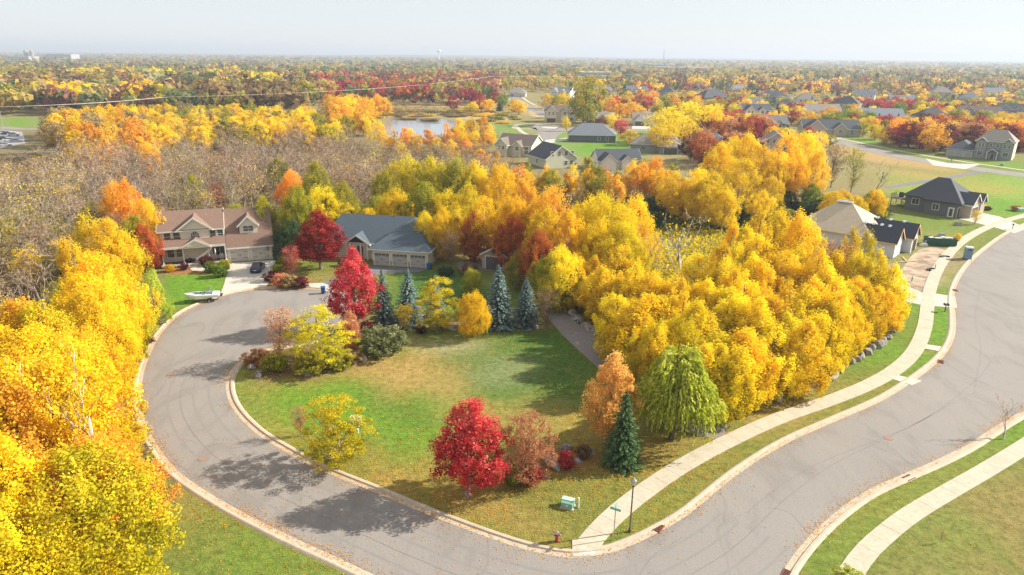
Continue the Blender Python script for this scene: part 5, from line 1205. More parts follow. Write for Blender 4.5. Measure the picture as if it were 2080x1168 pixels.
# far woods: one mass, thinning into rows with distance
rngF = np.random.default_rng(77)
def far_mass(name, regions, pals, label):
    by = {}
    for (D0, D1, dens, u0, u1, mix, Hm, n, clr) in regions:
        D = D0
        while D < D1:
            xs0 = D*u0; xs1 = D*u1; wd_ = (7.5 if D < 700 else 9.5 if D < 1500 else 17 if D < 3000 else 34)/dens; cnt = int((xs1-xs0)/wd_)
            if cnt > 0:
                x = xs0+(np.arange(cnt)+rngF.uniform(0, 1, cnt))*wd_; y = D+rngF.uniform(-.5, .5, cnt)*D*.05
                pt = fbm(x, y, 130, 31)
                for a, b, p in zip(x, y, pt):
                    if clr and D < 760 and blocked(a, b, 9): continue
                    k = mix[min(len(mix)-1, int(max(0, min(.999, (p-.25)*2+rngF.normal(0, .16)))*len(mix)))]
                    by.setdefault(k, []).append((a, b, Hm*rngF.uniform(.7, 1.35), n, D))
            D *= 1.0+(.028 if D < 800 else .036 if D < 1500 else .05)
    objs = []
    for k, L in by.items():
        V = []; T = []
        for (a, b, h, n, D) in L:
            R = h*rngF.uniform(.5, .85) if D < 2500 else h*1.3; ls = h*(.20 if n > 50 else .29 if n > 24 else .55)
            nc = 9; cc = rngF.normal(size=(nc, 3)); cc /= np.linalg.norm(cc, axis=1, keepdims=True); cc *= rngF.uniform(.3, .85, (nc, 1))
            i = rngF.integers(0, nc, n); d = rngF.normal(size=(n, 3)); d /= np.linalg.norm(d, axis=1, keepdims=True); q = cc[i]+d*.42*rngF.uniform(.3, 1, (n, 1))
            if k in ('spruce',): q[:, :2] *= np.clip(.75-.6*q[:, 2:3], .08, 1)*.6
            P_ = np.stack([a+q[:, 0]*R, b+q[:, 1]*R, np.maximum(.4, h*.56+q[:, 2]*h*.46)], axis=1)
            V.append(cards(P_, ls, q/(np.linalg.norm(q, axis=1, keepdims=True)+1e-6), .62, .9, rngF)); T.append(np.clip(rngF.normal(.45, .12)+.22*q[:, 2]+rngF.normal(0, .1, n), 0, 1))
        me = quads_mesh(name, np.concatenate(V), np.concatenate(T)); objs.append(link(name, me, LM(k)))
    root = thing(name, label, 'woods', kind='stuff')
    for o in objs: o.name = 'foliage'; o.parent = root; o['kind'] = 'stuff'
    return root
mixF = ['mgreen', 'olive', 'mgold', 'tan', 'mgreen', 'mred', 'mgreen', 'sage', 'brown', 'mgold', 'spruce', 'olive', 'mgreen', 'mgold']
mixL = ['olive', 'mgold', 'mgreen', 'ygreen', 'tan', 'mgreen', 'gold', 'sage', 'mred', 'mgold', 'spruce', 'olive', 'brown']
mixO = ['mred', 'rust', 'mred', 'brown', 'redor', 'olive', 'mred', 'mgold', 'crimson', 'mgreen']
mixR = ['mgold', 'olive', 'mgreen', 'tan', 'orange', 'brown', 'mgreen', 'mred', 'spruce', 'gold', 'olive', 'crimson', 'sage', 'mgold']
far_mass('distant_woods', [
    (400, 760, .75, -.80, -.28, mixL, 14, 110, False),
    (500, 1000, 1.1, -.28, -.02, mixO, 12, 70, True),
    (700, 1000, .85, -.80, -.28, mixL, 14, 70, False),
    (470, 690, .55, .10, .84, mixR, 7, 60, True),
    (690, 1000, 1.0, -.02, .84, mixR, 10.5, 60, True),
    (1000, 1600, 1.0, -.84, .86, mixF, 12, 44, False),
    (1600, 3200, 1.0, -.84, .86, mixF, 12, 26, False),
    (3200, 16000, 1.0, -.84, .86, mixF, 14, 12, False)], None, 'mixed autumn woodland covering the distance to the horizon')
# horizon hills
hb = MB(); nH = 60
hx = np.linspace(-2200, 6000, nH); hp = [max(2, 30*math.exp(-((x+600)/1500)**2)+12*math.exp(-((x-2500)/1900)**2)+3*math.sin(x/330)) for x in hx]
vs = []
for x, h in zip(hx, hp): vs += [(x, 6000, -1), (x, 6400, h*.8), (x, 6900, h), (x, 7700, -1)]
hb.add(vs, [(i*4+j, i*4+4+j, i*4+5+j, i*4+j+1) for i in range(nH-1) for j in range(3)])
setp(hb.put('hills', plain('wooded hill', (.16, .15, .10), .95, var=.5, scale=.006)), kind='structure')

# undergrowth in the woods near the camera
def carpets():
    for nm, pal, polys, n, s, hmax in (('undergrowth', 'brown', [[(-100,320),(700,300),(1000,340),(1180,430),(1100,560),(900,480),(560,470),(330,490),(250,640),(260,800),(330,960),(230,1168),(-100,1168)]], 52000, .5, 1.4),
            ('undergrowth', 'olive', [[(-60,420),(320,430),(300,720),(270,780),(345,990),(230,1168),(-60,1168)], [(560,430),(960,400),(1180,470),(1150,560),(1000,470),(560,470)]], 24000, .5, 1.8),
            ('undergrowth', 'ygreen', [[(1180,520),(1450,430),(1800,560),(1836,610),(1800,690),(1668,760),(1560,812),(1450,822),(1400,790),(1290,715),(1210,640)]], 26000, .5, 2.0),
            ('reeds', 'tan', [[(-60,490),(115,500),(130,600),(100,625),(-60,630)], [(690,212),(1000,222),(1020,240),(930,236),(760,236)]], 15000, .7, 2.2),
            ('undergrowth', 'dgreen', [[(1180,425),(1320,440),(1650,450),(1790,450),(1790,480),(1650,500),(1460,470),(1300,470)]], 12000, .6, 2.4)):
        pts = []
        for q in polys:
            P = np.array(GW(q)); x0, y0 = P.min(0); x1, y1 = P.max(0); m = n*3//len(polys); x = R_.uniform(x0, x1, m); y = R_.uniform(y0, y1, m)
            k = inpoly(x, y, [tuple(p) for p in P]); pts.append(np.stack([x[k], y[k]], 1)[:n//len(polys)])
        p = np.concatenate(pts); patch = fbm(p[:, 0], p[:, 1], 7, 3); z = R_.uniform(0, 1, len(p))**1.6*hmax*np.clip((patch-.2)*1.8, .1, 1)+.05
        Q = cards(np.c_[p, z], s, np.tile([0, 0, 1.], (len(p), 1)), .35); Q[:, :, 2] = np.maximum(Q[:, :, 2], .03)
        setp(link(nm, quads_mesh(nm, Q, np.clip(R_.normal(.5, .2, len(p))+(patch-.5)*.4, 0, 1)), LM(pal)), f'{ {"brown":"brown leaf litter and brush on the floor of the bare woods","olive":"olive green brush under the trees behind the houses and at left","ygreen":"yellow-green brush at the foot of the yellow grove","tan":"tan reeds at the left edge and by the pond","dgreen":"dark green brush in the shady hollow"}[pal]}', 'undergrowth' if nm != 'reeds' else 'reeds', kind='stuff')
carpets()
# fallen leaves on lawns and verges
FL = []; GUT = []
for c0, rr, n, pal in (((952,1010),6,1800,0),((692,945),6,1500,0),((1235,905),8,2500,0),((1360,890),8,1800,0),((650,745),8,1500,0),((660,555),7,1200,0),((1600,800),25,6000,0),((330,1010),10,3000,0),((960,690),9,2000,0),((1250,720),12,2500,0),((600,880),14,3500,0),((880,1040),16,4500,0),((1120,1000),14,3500,0),((1330,940),10,2500,0)):
    x0, y0 = G(*c0); a = R_.uniform(0, 6.28, n); r = rr*R_.uniform(0, 1, n)**.6; FL.append(np.stack([x0+r*np.cos(a)-2, y0+r*np.sin(a), np.full(n, .035)], 1))
for K, n in ((inner, 9000), (outer, 8000), (low, 3000)):
    t_ = R_.uniform(0, len(K)-1.01, n); t_ = t_[fbm(t_, t_*0, 5, 8) > R_.uniform(.2, .8, len(t_))]; i_ = t_.astype(int); p_ = K[i_]+(K[i_+1]-K[i_])*(t_-i_)[:, None]; o_ = R_.normal(0, .45, len(t_))
    tg = K[i_+1]-K[i_]; tg /= np.linalg.norm(tg, axis=1, keepdims=True); p_ = p_+np.stack([tg[:, 1], -tg[:, 0]], 1)*o_[:, None]; GUT.append(np.c_[p_, np.full(len(p_), .04)])
FL = np.concatenate(FL); rin = inpoly(FL[:, 0], FL[:, 1], [tuple(p) for p in road_poly]); FL = FL[~rin | (R_.uniform(0, 1, len(rin)) < .12)]; FL = np.concatenate([FL]+GUT); FL[:, 2] += R_.uniform(0, .03, len(FL))
setp(link('fallen_leaves', quads_mesh('fallen_leaves', cards(FL, .10, np.tile([0, 0, 1.], (len(FL), 1)), .8), R_.uniform(0, 1, len(FL))), LM('orange')), 'scattered fallen leaves on the lawns', 'leaves', kind='stuff')
# ------------------------------------------------------------------ boulders
M_ROCK = barkmat('boulder stone', (.12, .11, .10), (.34, .31, .27), 2.4)
def rockmesh(seed, n=3):
    import bmesh
    bm = bmesh.new(); bmesh.ops.create_icosphere(bm, subdivisions=n, radius=.5); r = random.Random(seed)
    pl = [(Vector((r.gauss(0, 1), r.gauss(0, 1), r.gauss(0, 1))).normalized(), r.uniform(.26, .44)) for _ in range(11)]
    for v in bm.verts:
        for n_, d in pl:
            k = v.co.dot(n_)
            if k > d: v.co -= n_*(k-d)*.93
        v.co.x *= 1.25; v.co.z = max(v.co.z, -.3)+.28
    me = bpy.data.meshes.new('boulder'); bm.to_mesh(me); bm.free(); me.materials.append(M_ROCK); return me
ROCKS = [rockmesh(i) for i in range(6)]
def boulder(x, y, s, label, group=None, sz=None):
    o = bpy.data.objects.new('boulder', rnd.choice(ROCKS)); C.objects.link(o); o.location = (x, y, -.16*s); o.scale = (s*rnd.uniform(.8, 1.2), s*rnd.uniform(.8, 1.1), (sz or s)*rnd.uniform(.8, 1.1)); o.rotation_euler = (0, 0, rnd.uniform(0, 6.28))
    return setp(o, label, 'boulder', group)
def wall_line(px, step, s, label, group, sz=None):
    P = catmull(GW(px), step)
    for p in P: boulder(p[0]+rnd.uniform(-.15, .15), p[1]+rnd.uniform(-.15, .15), s*rnd.uniform(.55, 1.4), label, group, sz)
wall_line([(1160,640),(1200,672),(1240,700),(1275,735)], 1.25, 1.35, 'grey boulder in the low wall along the gravel drive', 'boulders along the gravel drive', 1.3)
wall_line([(1470,838),(1510,836),(1560,822),(1600,800),(1650,782),(1680,768),(1730,738),(1780,705),(1820,668)], 1.3, 1.3, 'grey boulder in the wall below the yellow grove', 'boulders below the yellow grove', 1.25)
wall_line([(715,660),(760,663),(800,660),(850,665),(900,668),(940,666),(1000,668),(1040,666),(1085,664)], 1.4, 1.2, 'grey boulder in the low wall behind the small trees', 'boulders behind the small trees', .95)
for x, y, s, lab in ((1456,842,2.1,'largest upright boulder at the end of the grove wall beside the willow'),(525,764,1.15,'pointed grey boulder at the left of the rock bed'),(545,747,.9,'rounded pale boulder in the rock bed behind the pointed one'),(512,748,.9,'dark low boulder near the tip of the rock bed'),
        (625,762,1.3,'wedge-shaped grey boulder at the front of the rock bed'),(700,735,.7,'small pale rock at the right of the rock bed'),(712,730,.55,'smallest pale rock by the rusty narrow tree'),(737,732,.9,'light grey rock before the grey-green bush'),(755,718,.8,'light rock half under the grey-green bush'),
        (1045,978,1.0,'dark slab rock left of the red shrub'),(1118,940,1.5,'pale jagged rock between the two red shrubs'),(1130,952,1.0,'pale flat rock in front of the crimson shrub'),(1150,912,1.2,'long grey rock behind the crimson shrub'),(1172,938,.8,'pale flat rock right of the crimson shrub'),
        (1105,968,.8,'pale rock right of the bright red front shrub'),(1200,920,.9,'grey rock at the back right end of the rock bed'),(1092,950,.7,'dark rock under the rusty tree'),(1945,458,1.6,'single grey boulder on the lawn of the dark slate house'),(738,698,.8,'pale rock at the left foot of the grey-green bush')):
    p = G(x, y); boulder(p[0], p[1], s, lab)

# ------------------------------------------------------------------ street things
M_BLK = plain('black metal', (.025, .025, .028), .45); M_STEEL = plain('galvanised steel', (.42, .43, .44), .45, .6); M_UTIL = plain('utility green', (.22, .42, .31), .5, var=.08)
x, y = G(1279, 1080)
lp = thing('street_lamp', 'dark post-top lantern on a slim pole beside the sidewalk', 'street lamp', (x, y, 0))
MB().lathe([(.14, 0), (.14, .12), (.085, .3), (.06, .35), (.05, 3.95), (.07, 4.0)], 12).put('pole', plain('bronze pole', (.10, .085, .07), .5), lp, True)
hd = MB().lathe([(.07, 4.0), (.13, 4.05), (.13, 4.10), (.06, 4.11)], 8).put('lantern', M_BLK, lp)
MB().lathe([(.12, 4.12), (.20, 4.48)], 6).put('glass', plain('lantern glass', (.5, .48, .42), .2), hd); MB().lathe([(.25, 4.48), (.24, 4.52), (.08, 4.72), (.03, 4.8)], 6).put('cap', plain('lamp cap', (.3, .3, .3), .4), hd)
x, y = G(1246, 1097)
sg = thing('street_sign', 'street name sign with two crossed teal blades on a thin post', 'street sign', (x, y, 0))
MB().box(-.03, .03, -.03, .03, 0, 2.95).put('post', M_STEEL, sg)
M_TEAL = plain('teal sign', (.02, .33, .27), .4, var=.05)
b1 = MB().cbox((0, 0, 2.72), .80, .02, .20, math.radians(-28)).put('sign_blade', M_TEAL, sg); b2 = MB().cbox((0, 0, 3.02), .70, .02, .20, math.radians(60)).put('sign_blade', M_TEAL, sg)
for o, a, z in ((b1, -28, 2.72), (b2, 60, 3.02)):
    m = MB()
    for k in range(9): 
        if k in (3,): continue
        for s in (-1, 1): m.cbox((math.cos(math.radians(a))*(k-4)*.07-math.sin(math.radians(a))*.013*s, math.sin(math.radians(a))*(k-4)*.07+math.cos(math.radians(a))*.013*s, z), .035, .004, .09 if k % 2 else .07, math.radians(a))
    m.put('lettering', M_TRIM, o)
x, y = G(1131, 1099)
hy = thing('fire_hydrant', 'red fire hydrant with pale cap on the grass', 'hydrant', (x, y, 0)); MR = plain('hydrant red', (.36, .06, .05), .5)
MB().lathe([(.17, 0), (.17, .05), (.12, .07), (.115, .62), (.16, .64), (.16, .68)], 12).tube((-.26, 0, .5), (.26, 0, .5), .06, .06, 8).tube((0, -.24, .45), (0, 0, .45), .085, .085, 8).put('body', MR, hy, False)
MB().lathe([(.15, .68), (.14, .76), (.07, .84), (.03, .86), (.03, .92)], 12).put('cap', plain('hydrant cap', (.48, .44, .52), .5), hy)
for s in (-1, 1): MB().tube((s*.24, 0, .5), (s*.31, 0, .5), .075, .075, 8).put('nozzle_cap', plain('hydrant cap', (.48, .44, .52), .5), hy)
def ubox(px, py, w_, d, h, rz, label):
    x, y = G(px, py); u = thing('utility_box', label, 'utility box', (x, y, 0), rz)
    MB().box(-w_/2-.08, w_/2+.08, -d/2-.08, d/2+.08, 0, .08).put('plinth', M_KERB, u)
    MB().extr([(-d/2, .08), (d/2, .08), (d/2, h), (-d/2*.3, h), (-d/2, h*.82)], -w_/2, w_/2, 'x').put('cabinet', M_UTIL, u, bevel=.02)
    MB().box(-w_/2-.03, w_/2+.03, -d*.12, d/2+.03, h+.003, h+.05).put('lid', plain('utility lid', (.40, .58, .46), .5, var=.06), u)
    MB().box(-.1, .1, -d/2-.02, -d/2+.01, h*.4, h*.62).put('label_plate', M_TRIM, u)
ubox(1153, 1029, .95, .7, .62, -.35, 'low green utility box on the lawn beside the white marker post')
ubox(722, 862, 1.0, .8, .7, -.1, 'green utility box beside the spreading yellow-green tree')
ubox(2071, 430, 1.3, .9, .9, 0, 'green utility box at the right edge beyond the dark slate house'); ubox(2035, 337, 1.0, .8, .9, -.7, 'small green utility box before the large grey house')
def marker(px, py, label, h=.95, mat=None):
    x, y = G(px, py); u = thing('marker_post', label, 'marker post', (x, y, 0)); MB().lathe([(.10, 0), (.10, h*.85), (.085, h*.97), (.04, h)], 10).put('post', mat or plain('pale plastic', (.55, .58, .52), .5), u); MB().lathe([(.105, h*.4), (.105, h*.47)], 10).put('band', M_UTIL, u)
marker(1174, 1031, 'pale round-topped cable marker post beside the green box'); marker(1899, 555-8, 'little pale pedestal at the front of the dirt plot'); marker(1987, 462, 'tiny pale pedestal on the lawn of the dark slate house', .6); marker(1852, 571, 'small green pedestal on the grass before the driveway', .8, M_UTIL); marker(727, 880, 'pale little marker under the green box by the yellow-green tree', .5)
def grate(px, py, rz, label, w_=.95):
    x, y = G(px, py); g = thing('storm_drain', label, 'storm drain', (x, y, .03), rz); MB().box(-w_/2, w_/2, -.25, .25, 0, .02).put('pit', M_BLK, g); mb = MB()
    for k in range(6): mb.box(-w_/2+.04+k*(w_-.1)/5.2, -w_/2+.10+k*(w_-.1)/5.2, -.25, .25, .022, .05)
    mb.box(-w_/2-.04, w_/2+.04, .25, .30, 0, .055).box(-w_/2-.04, w_/2+.04, -.30, -.25, 0, .055).put('grating', plain('rusty iron', (.22, .08, .05), .8), g)
grate(1338, 1073, .95, 'rusty storm drain in the kerb near the street lamp'); grate(1846, 971, .5, 'dark storm drain in the lower kerb'); grate(1598, 1167, .95, 'storm drain at the bottom edge of the picture'); grate(1911, 735, 1.0, 'rusty drain in the kerb below the two short walks'); grate(1940, 590, 1.4, 'red-brown drain in the kerb by the new driveway')
def manhole(px, py, label):
    x, y = G(px, py); g = thing('manhole_cover', label, 'manhole cover', (x, y, .012)); MB().lathe([(.42, 0), (.42, .012)], 20).put('ring', plain('ring iron', (.20, .17, .15), .7), g); MB().lathe([(.33, .012), (.33, .02)], 20).put('cover', plain('rusty cover', (.30, .17, .11), .8), g)
manhole(412, 932, 'rusty manhole cover in the cul-de-sac road at the bend'); manhole(347, 760, 'manhole cover in the cul-de-sac road near the birches'); manhole(1804, 890, 'small round cover in the middle of the wide street')
def mailbox(px, py, rz, label, n=1, col=(.03, .03, .03)):
    x, y = G(px, py); m = thing('mailbox', label, 'mailbox', (x, y, 0), rz); mm = plain('mailbox black', col, .4)
    MB().box(-.05, .05, -.05, .05, 0, 1.05).put('post', M_DARKW, m)
    MB().box(-.35, .35, -.04, .04, .93, .99).put('bracket', M_DARKW, m)
    for k in range(n):
        xo = 0 if n == 1 else (-.2+.4*k); b = MB().extr([(xo-.12, 1.0), (xo+.12, 1.0), (xo+.12, 1.15)]+[(xo+.12*math.cos(a), 1.15+.1*math.sin(a)) for a in np.linspace(.3, 2.85, 6)]+[(xo-.12, 1.15)], -.3, .25, 'y').put('box', mm, m)
        MB().box(xo-.1, xo+.1, -.325, -.303, 1.02, 1.2).put('door', mm, b); MB().box(xo+.122, xo+.14, -.1, .02, 1.12, 1.26).put('flag', plain('flag red', (.4, .05, .04)), b)
M_DARKW = plain('dark post', (.06, .04, .03), .7)
mailbox(311, 678, 1.2, 'black double mailbox on a post at the left side of the cul-de-sac', 2); mailbox(1919, 633, -.3, 'dark mailbox on the verge by the new driveway', 2); mailbox(2056, 466, -.5, 'dark mailbox at the driveway of the dark slate house'); mailbox(1932, 330, -.8, 'mailbox before the large grey house')
def wheelie(px, py, rz, label, col=(.02, .10, .30)):
    x, y = G(px, py); b = thing('wheeled_bin', label, 'wheeled bin', (x, y, 0), rz); m = plain('bin plastic '+str(col), col, .45)
    MB().add([(-.24,-.28,.08),(.24,-.28,.08),(.24,.24,.08),(-.24,.24,.08),(-.31,-.36,1.0),(.31,-.36,1.0),(.31,.34,1.0),(-.31,.34,1.0)], [(0,3,2,1),(4,5,6,7),(0,1,5,4),(1,2,6,5),(2,3,7,6),(3,0,4,7)]).put('body', m, b, bevel=.02)
    MB().extr([(-.40, 1.003), (.36, 1.003), (.36, 1.08), (.1, 1.13), (-.40, 1.06)], -.33, .33, 'x').put('lid', m, b); 
    for s in (-1, 1): MB().tube((s*.27, .26, .12), (s*.33, .26, .12), .12, .12, 12).put('wheel', M_BLK, b)
    MB().tube((-.28, .40, 1.0), (.28, .40, 1.0), .02).put('handle', m, b)
wheelie(657, 596, .2, 'blue wheeled bin standing at the kerb of the cul-de-sac'); wheelie(872, 547, -.2, 'blue wheeled bin at the garage corner of the slate-roofed house'); wheelie(559, 529, .2, 'dark teal bin beside the garage of the brown-roofed house', (.015, .07, .10))

# ------------------------------------------------------------------ car and boat
def car(loc, rz, col, label, dark=False, L=4.6, Wd=1.82, Hh=1.45, suv=False, cat='car', group=None, name='car'):
    c = thing(name, label, cat, (loc[0], loc[1], loc[2] if len(loc) > 2 else 0), rz, group); hw = Wd/2; hl = L/2
    m = plain('car paint '+str(col), col, .28, .3, var=.03, spec=.6)
    if suv: top = [(-hl,.55),(-hl,.95),(-hl+.1,1.1),(hl-1.2,1.0),(hl-.1,.85),(hl,.6)]; cab = [(-hl+.12,1.07),(-hl+.4,Hh),(hl-2.0,Hh),(hl-1.25,1.0)]
    else: top = [(-hl,.5),(-hl,.85),(-hl+.12,.98),(-hl+.8,1.0),(hl-1.35,.95),(hl-.2,.75),(hl,.55)]; cab = [(-hl+.45,.97),(-hl+1.05,Hh-.03),(-hl+1.5,Hh),(hl-2.1,Hh),(hl-1.2,.93)]
    prof = [(-hl,.28)]+top+[(hl,.28)]
    n = len(prof); vs = []; ys = [(-hw, .93, .0), (-hw+.0, 1, .0), (hw, 1, 0)]
    mb = MB(); 
    for yy, kx in ((-hw, .955), (-hw+.12, 1.0), (hw-.12, 1.0), (hw, .955)):
        vs += [(p[0]*kx, yy, .28+(p[1]-.28)*(.94 if abs(yy) == hw else 1.0)) for p in prof]
    fs = [tuple(range(n)), tuple(range(3*n, 4*n))[::-1]]
    for k in range(3): fs += [(k*n+i, (k+1)*n+i, (k+1)*n+(i+1) % n, k*n+(i+1) % n) for i in range(n)]
    mb.add(vs, fs); body = mb.put('body', m, c, bevel=.03)
    gl = MB(); nc = len(cab); vv = []
    for yy, t in ((-1, 0), (1, 0)):
        for p in cab: f = (p[1]-.95)/(Hh-.95); vv.append((p[0], yy*(hw-.07-.17*f), p[1]))
    gl.add(vv, [tuple(range(nc)), tuple(range(nc, 2*nc))[::-1]]+[(i, nc+i, nc+(i+1) % nc, (i+1) % nc) for i in range(nc)]).put('windows', plain('car glass', (.03, .035, .04), .1, spec=.8), c)
    rf = MB(); a, b = (cab[1], cab[-2]) if suv else (cab[2], cab[-2]); rf.add([(a[0]-.1, -hw+.22, Hh+.003), (b[0]+.1, -hw+.22, Hh+.003), (b[0]+.1, hw-.22, Hh+.003), (a[0]-.1, hw-.22, Hh+.003), (a[0], -hw+.3, Hh+.05), (b[0], -hw+.3, Hh+.05), (b[0], hw-.3, Hh+.05), (a[0], hw-.3, Hh+.05)], [(3,2,1,0),(4,5,6,7),(0,1,5,4),(1,2,6,5),(2,3,7,6),(3,0,4,7)]).put('roof', m, c)
    for sx in (-hl+.85, hl-.9):
        for s in (-1, 1):
            wv = MB().tube((sx, s*(hw-.2), .33), (sx, s*(hw+.01), .33), .33, .33, 16).put('wheel', plain('tyre rubber', (.02, .02, .02), .8), c); MB().tube((sx, s*(hw+.012), .33), (sx, s*(hw+.03), .33), .2, .2, 12).put('rim', M_STEEL, wv)
    for s in (-1, 1):
        MB().cbox((-hl+.03, s*(hw-.3), .8), .08, .38, .14).put('tail_light', plain('tail light', (.45, .03, .03), .3), c); MB().cbox((hl-.05, s*(hw-.3), .66), .12, .34, .12).put('headlight', plain('headlight', (.7, .7, .7), .2), c)
        MB().cbox((hl-1.45, s*(hw+.08), 1.0), .12, .16, .12).put('mirror', m, c)
    MB().cbox((-hl-.005, 0, .62), .03, .5, .13).put('number_plate', M_TRIM, c)
    return c
p = G(524, 549); nc_ = car((p[0], p[1], .046), math.radians(98), (.015, .028, .07), 'dark navy car parked on the concrete driveway'); nc_.scale = (.9,)*3
# vehicles of the car park at the far left and a few by far driveways
proto = None
for i, (px, py, col, lab) in enumerate([(6,272,(.6,.6,.6),'white car in the far car park, upper row, at the picture edge'),(16,274,(.05,.05,.06),'dark car in the far car park, upper row'),(28,276,(.5,.52,.55),'silver car in the far car park, upper row, toward the trees'),
        (8,284,(.05,.05,.06),'dark car in the far car park, middle row'),(20,287,(.62,.62,.62),'white car in the far car park, middle row'),(34,289,(.2,.21,.23),'grey car in the far car park, middle row, near the trees'),(10,297,(.5,.52,.55),'silver car in the far car park, lowest row')]):
    q = G(px, py); car((q[0], q[1], .03), .5, col, lab)
q = G(1044, 209); car((q[0], q[1], .03), 1.5, (.6, .6, .6), 'small white car on the far street, upper'); q = G(1056, 218); car((q[0], q[1], .03), 1.5, (.04, .04, .05), 'small dark car on the far street, lower')
q = G(1101, 291); car((q[0], q[1], .044), 1.2, (.55, .57, .6), 'silver car on the driveway left of the dark-walled house')

p = G(416, 612); RZB = math.radians(196)
tr = thing('boat_trailer', 'small dark boat trailer with two wheels and front jack under the white boat', 'trailer', (p[0], p[1], 0), RZB)
for s in (-1, 1):
    MB().box(-2.3, 1.8, s*.8-.04, s*.8+.04, .42, .52).put('frame_rail', M_BLK, tr)
    wv = MB().tube((-.9, s*.98, .32), (-.9, s*1.16, .32), .32, .32, 16).put('wheel', plain('tyre rubber', (.02, .02, .02), .8), tr); MB().tube((-.9, s*1.165, .32), (-.9, s*1.18, .32), .18, .18, 12).put('rim', M_STEEL, wv)
    MB().add([(-1.35,s*.95,.62),(-.45,s*.95,.62),(-.45,s*1.2,.62),(-1.35,s*1.2,.62),(-1.2,s*.95,.72),(-.6,s*.95,.72),(-.6,s*1.2,.72),(-1.2,s*1.2,.72)], [(0,3,2,1),(4,5,6,7),(0,1,5,4),(1,2,6,5),(2,3,7,6),(3,0,4,7)]).put('mudguard', M_BLK, tr)
MB().box(1.8, 1.88, -.84, .84, .42, .52).box(-2.3, -2.22, -.76, .76, .42, .52).put('cross_member', M_BLK, tr)
MB().tube((1.8, 0, .47), (3.5, 0, .47), .05).put('tongue', M_BLK, tr); MB().tube((3.1, 0, .1), (3.1, 0, .95), .04).put('jack', M_STEEL, tr); MB().tube((3.1, -.06, .1), (3.1, .06, .1), .1, .1, 12).put('jack_wheel', M_BLK, tr); MB().tube((2.6, 0, .5), (2.75, 0, 1.25), .04).put('winch_post', M_BLK, tr)
bt = thing('speedboat', 'white speedboat with open cockpit and folded tower on the trailer', 'boat', (p[0], p[1], .55), RZB)
st_ = [(-2.6,1.05,.16,.88),(-1.5,1.15,.10,.92),(0,1.18,.05,.98),(1.2,1.08,.06,1.05),(2.2,.72,.22,1.12),(2.9,.30,.55,1.17),(3.15,.03,.85,1.18)]
hv = []; 
for x_, b_, zk, zg in st_: hv += [(x_, -b_, zg), (x_, -b_*.96, zg-.28), (x_, -b_*.75, zk+.22), (x_, 0, zk-.02), (x_, b_*.75, zk+.22), (x_, b_*.96, zg-.28), (x_, b_, zg)]
hf = [(i*7+j, i*7+j+1, i*7+8+j, i*7+7+j) for i in range(6) for j in range(6)]+[tuple(range(7))[::-1]]
MW = plain('gelcoat white', (.82, .82, .82), .3, var=.04); hull = MB().add(hv, hf).put('hull', MW, bt)
dkv = []; 
for x_, b_, zk, zg in st_: dkv += [(x_, -b_, zg), (x_, -b_*.74, zg+.04), (x_, b_*.74, zg+.04), (x_, b_, zg)]
df = []
for i in range(6):
    df += [(i*4, i*4+1, i*4+5, i*4+4), (i*4+2, i*4+3, i*4+7, i*4+6)]
    if i in (0, 5): df.append((i*4+1, i*4+2, i*4+6, i*4+5))
MB().add(dkv, df).put('deck', MW, bt)
MB().box(-1.5, 2.3, -.72, .72, .42, .46).put('cockpit_floor', plain('cockpit grey', (.32, .36, .38)), bt)
MT = plain('boat seat', (.58, .60, .58), .5); MTQ = plain('teal seat trim', (.03, .20, .24), .5)
for x0, x1, y0, y1 in ((-1.45, -.85, -.8, .8), (-.2, .4, -.8, -.25), (-.2, .4, .25, .8), (1.3, 2.1, -.6, -.2), (1.3, 2.1, .2, .6)):
    se = MB().box(x0, x1, y0, y1, .46, .78).put('seat', MT, bt, bevel=.03); MB().box(x0-.02, x0+.12, y0+.01, y1-.01, .785, 1.15).put('cushion', MTQ, se)
MB().add([(.55,-.85,1.0),(.62,-.85,1.0),(.40,-.7,1.42),(.35,-.7,1.42),(.55,-.2,1.0),(.62,-.2,1.0),(.40,-.2,1.42),(.35,-.2,1.42)], [(0,1,2,3),(4,7,6,5),(0,4,5,1),(3,2,6,7),(0,3,7,4),(1,5,6,2)]).add([(.55,.2,1.0),(.62,.2,1.0),(.40,.2,1.42),(.35,.2,1.42),(.55,.85,1.0),(.62,.85,1.0),(.40,.7,1.42),(.35,.7,1.42)], [(0,1,2,3),(4,7,6,5),(0,4,5,1),(3,2,6,7),(0,3,7,4),(1,5,6,2)]).put('windscreen', plain('tinted screen', (.06, .10, .12), .15), bt)
tw = MB(); 
for s in (-1, 1): tw.tube((-.3, s*1.05, .98), (-1.3, s*.9, 2.0), .04).tube((.1, s*1.05, .98), (-1.3, s*.9, 2.0), .03)
tw.tube((-1.3, -.9, 2.0), (-1.3, .9, 2.0), .05).put('wake_tower', plain('tower metal', (.35, .36, .36), .35, .5), bt)
MB().box(-3.1, -2.603, -.85, .85, .42, .50).put('swim_platform', M_BLK, bt); MB().extr([(-2.4,.50),(2.0,.78),(2.6,.92),(2.0,.86),(-2.4,.62)], 1.12, 1.14, 'y')
tr.scale = (.80,)*3; bt.scale = (.80,)*3; bt.location.z = .55*.80
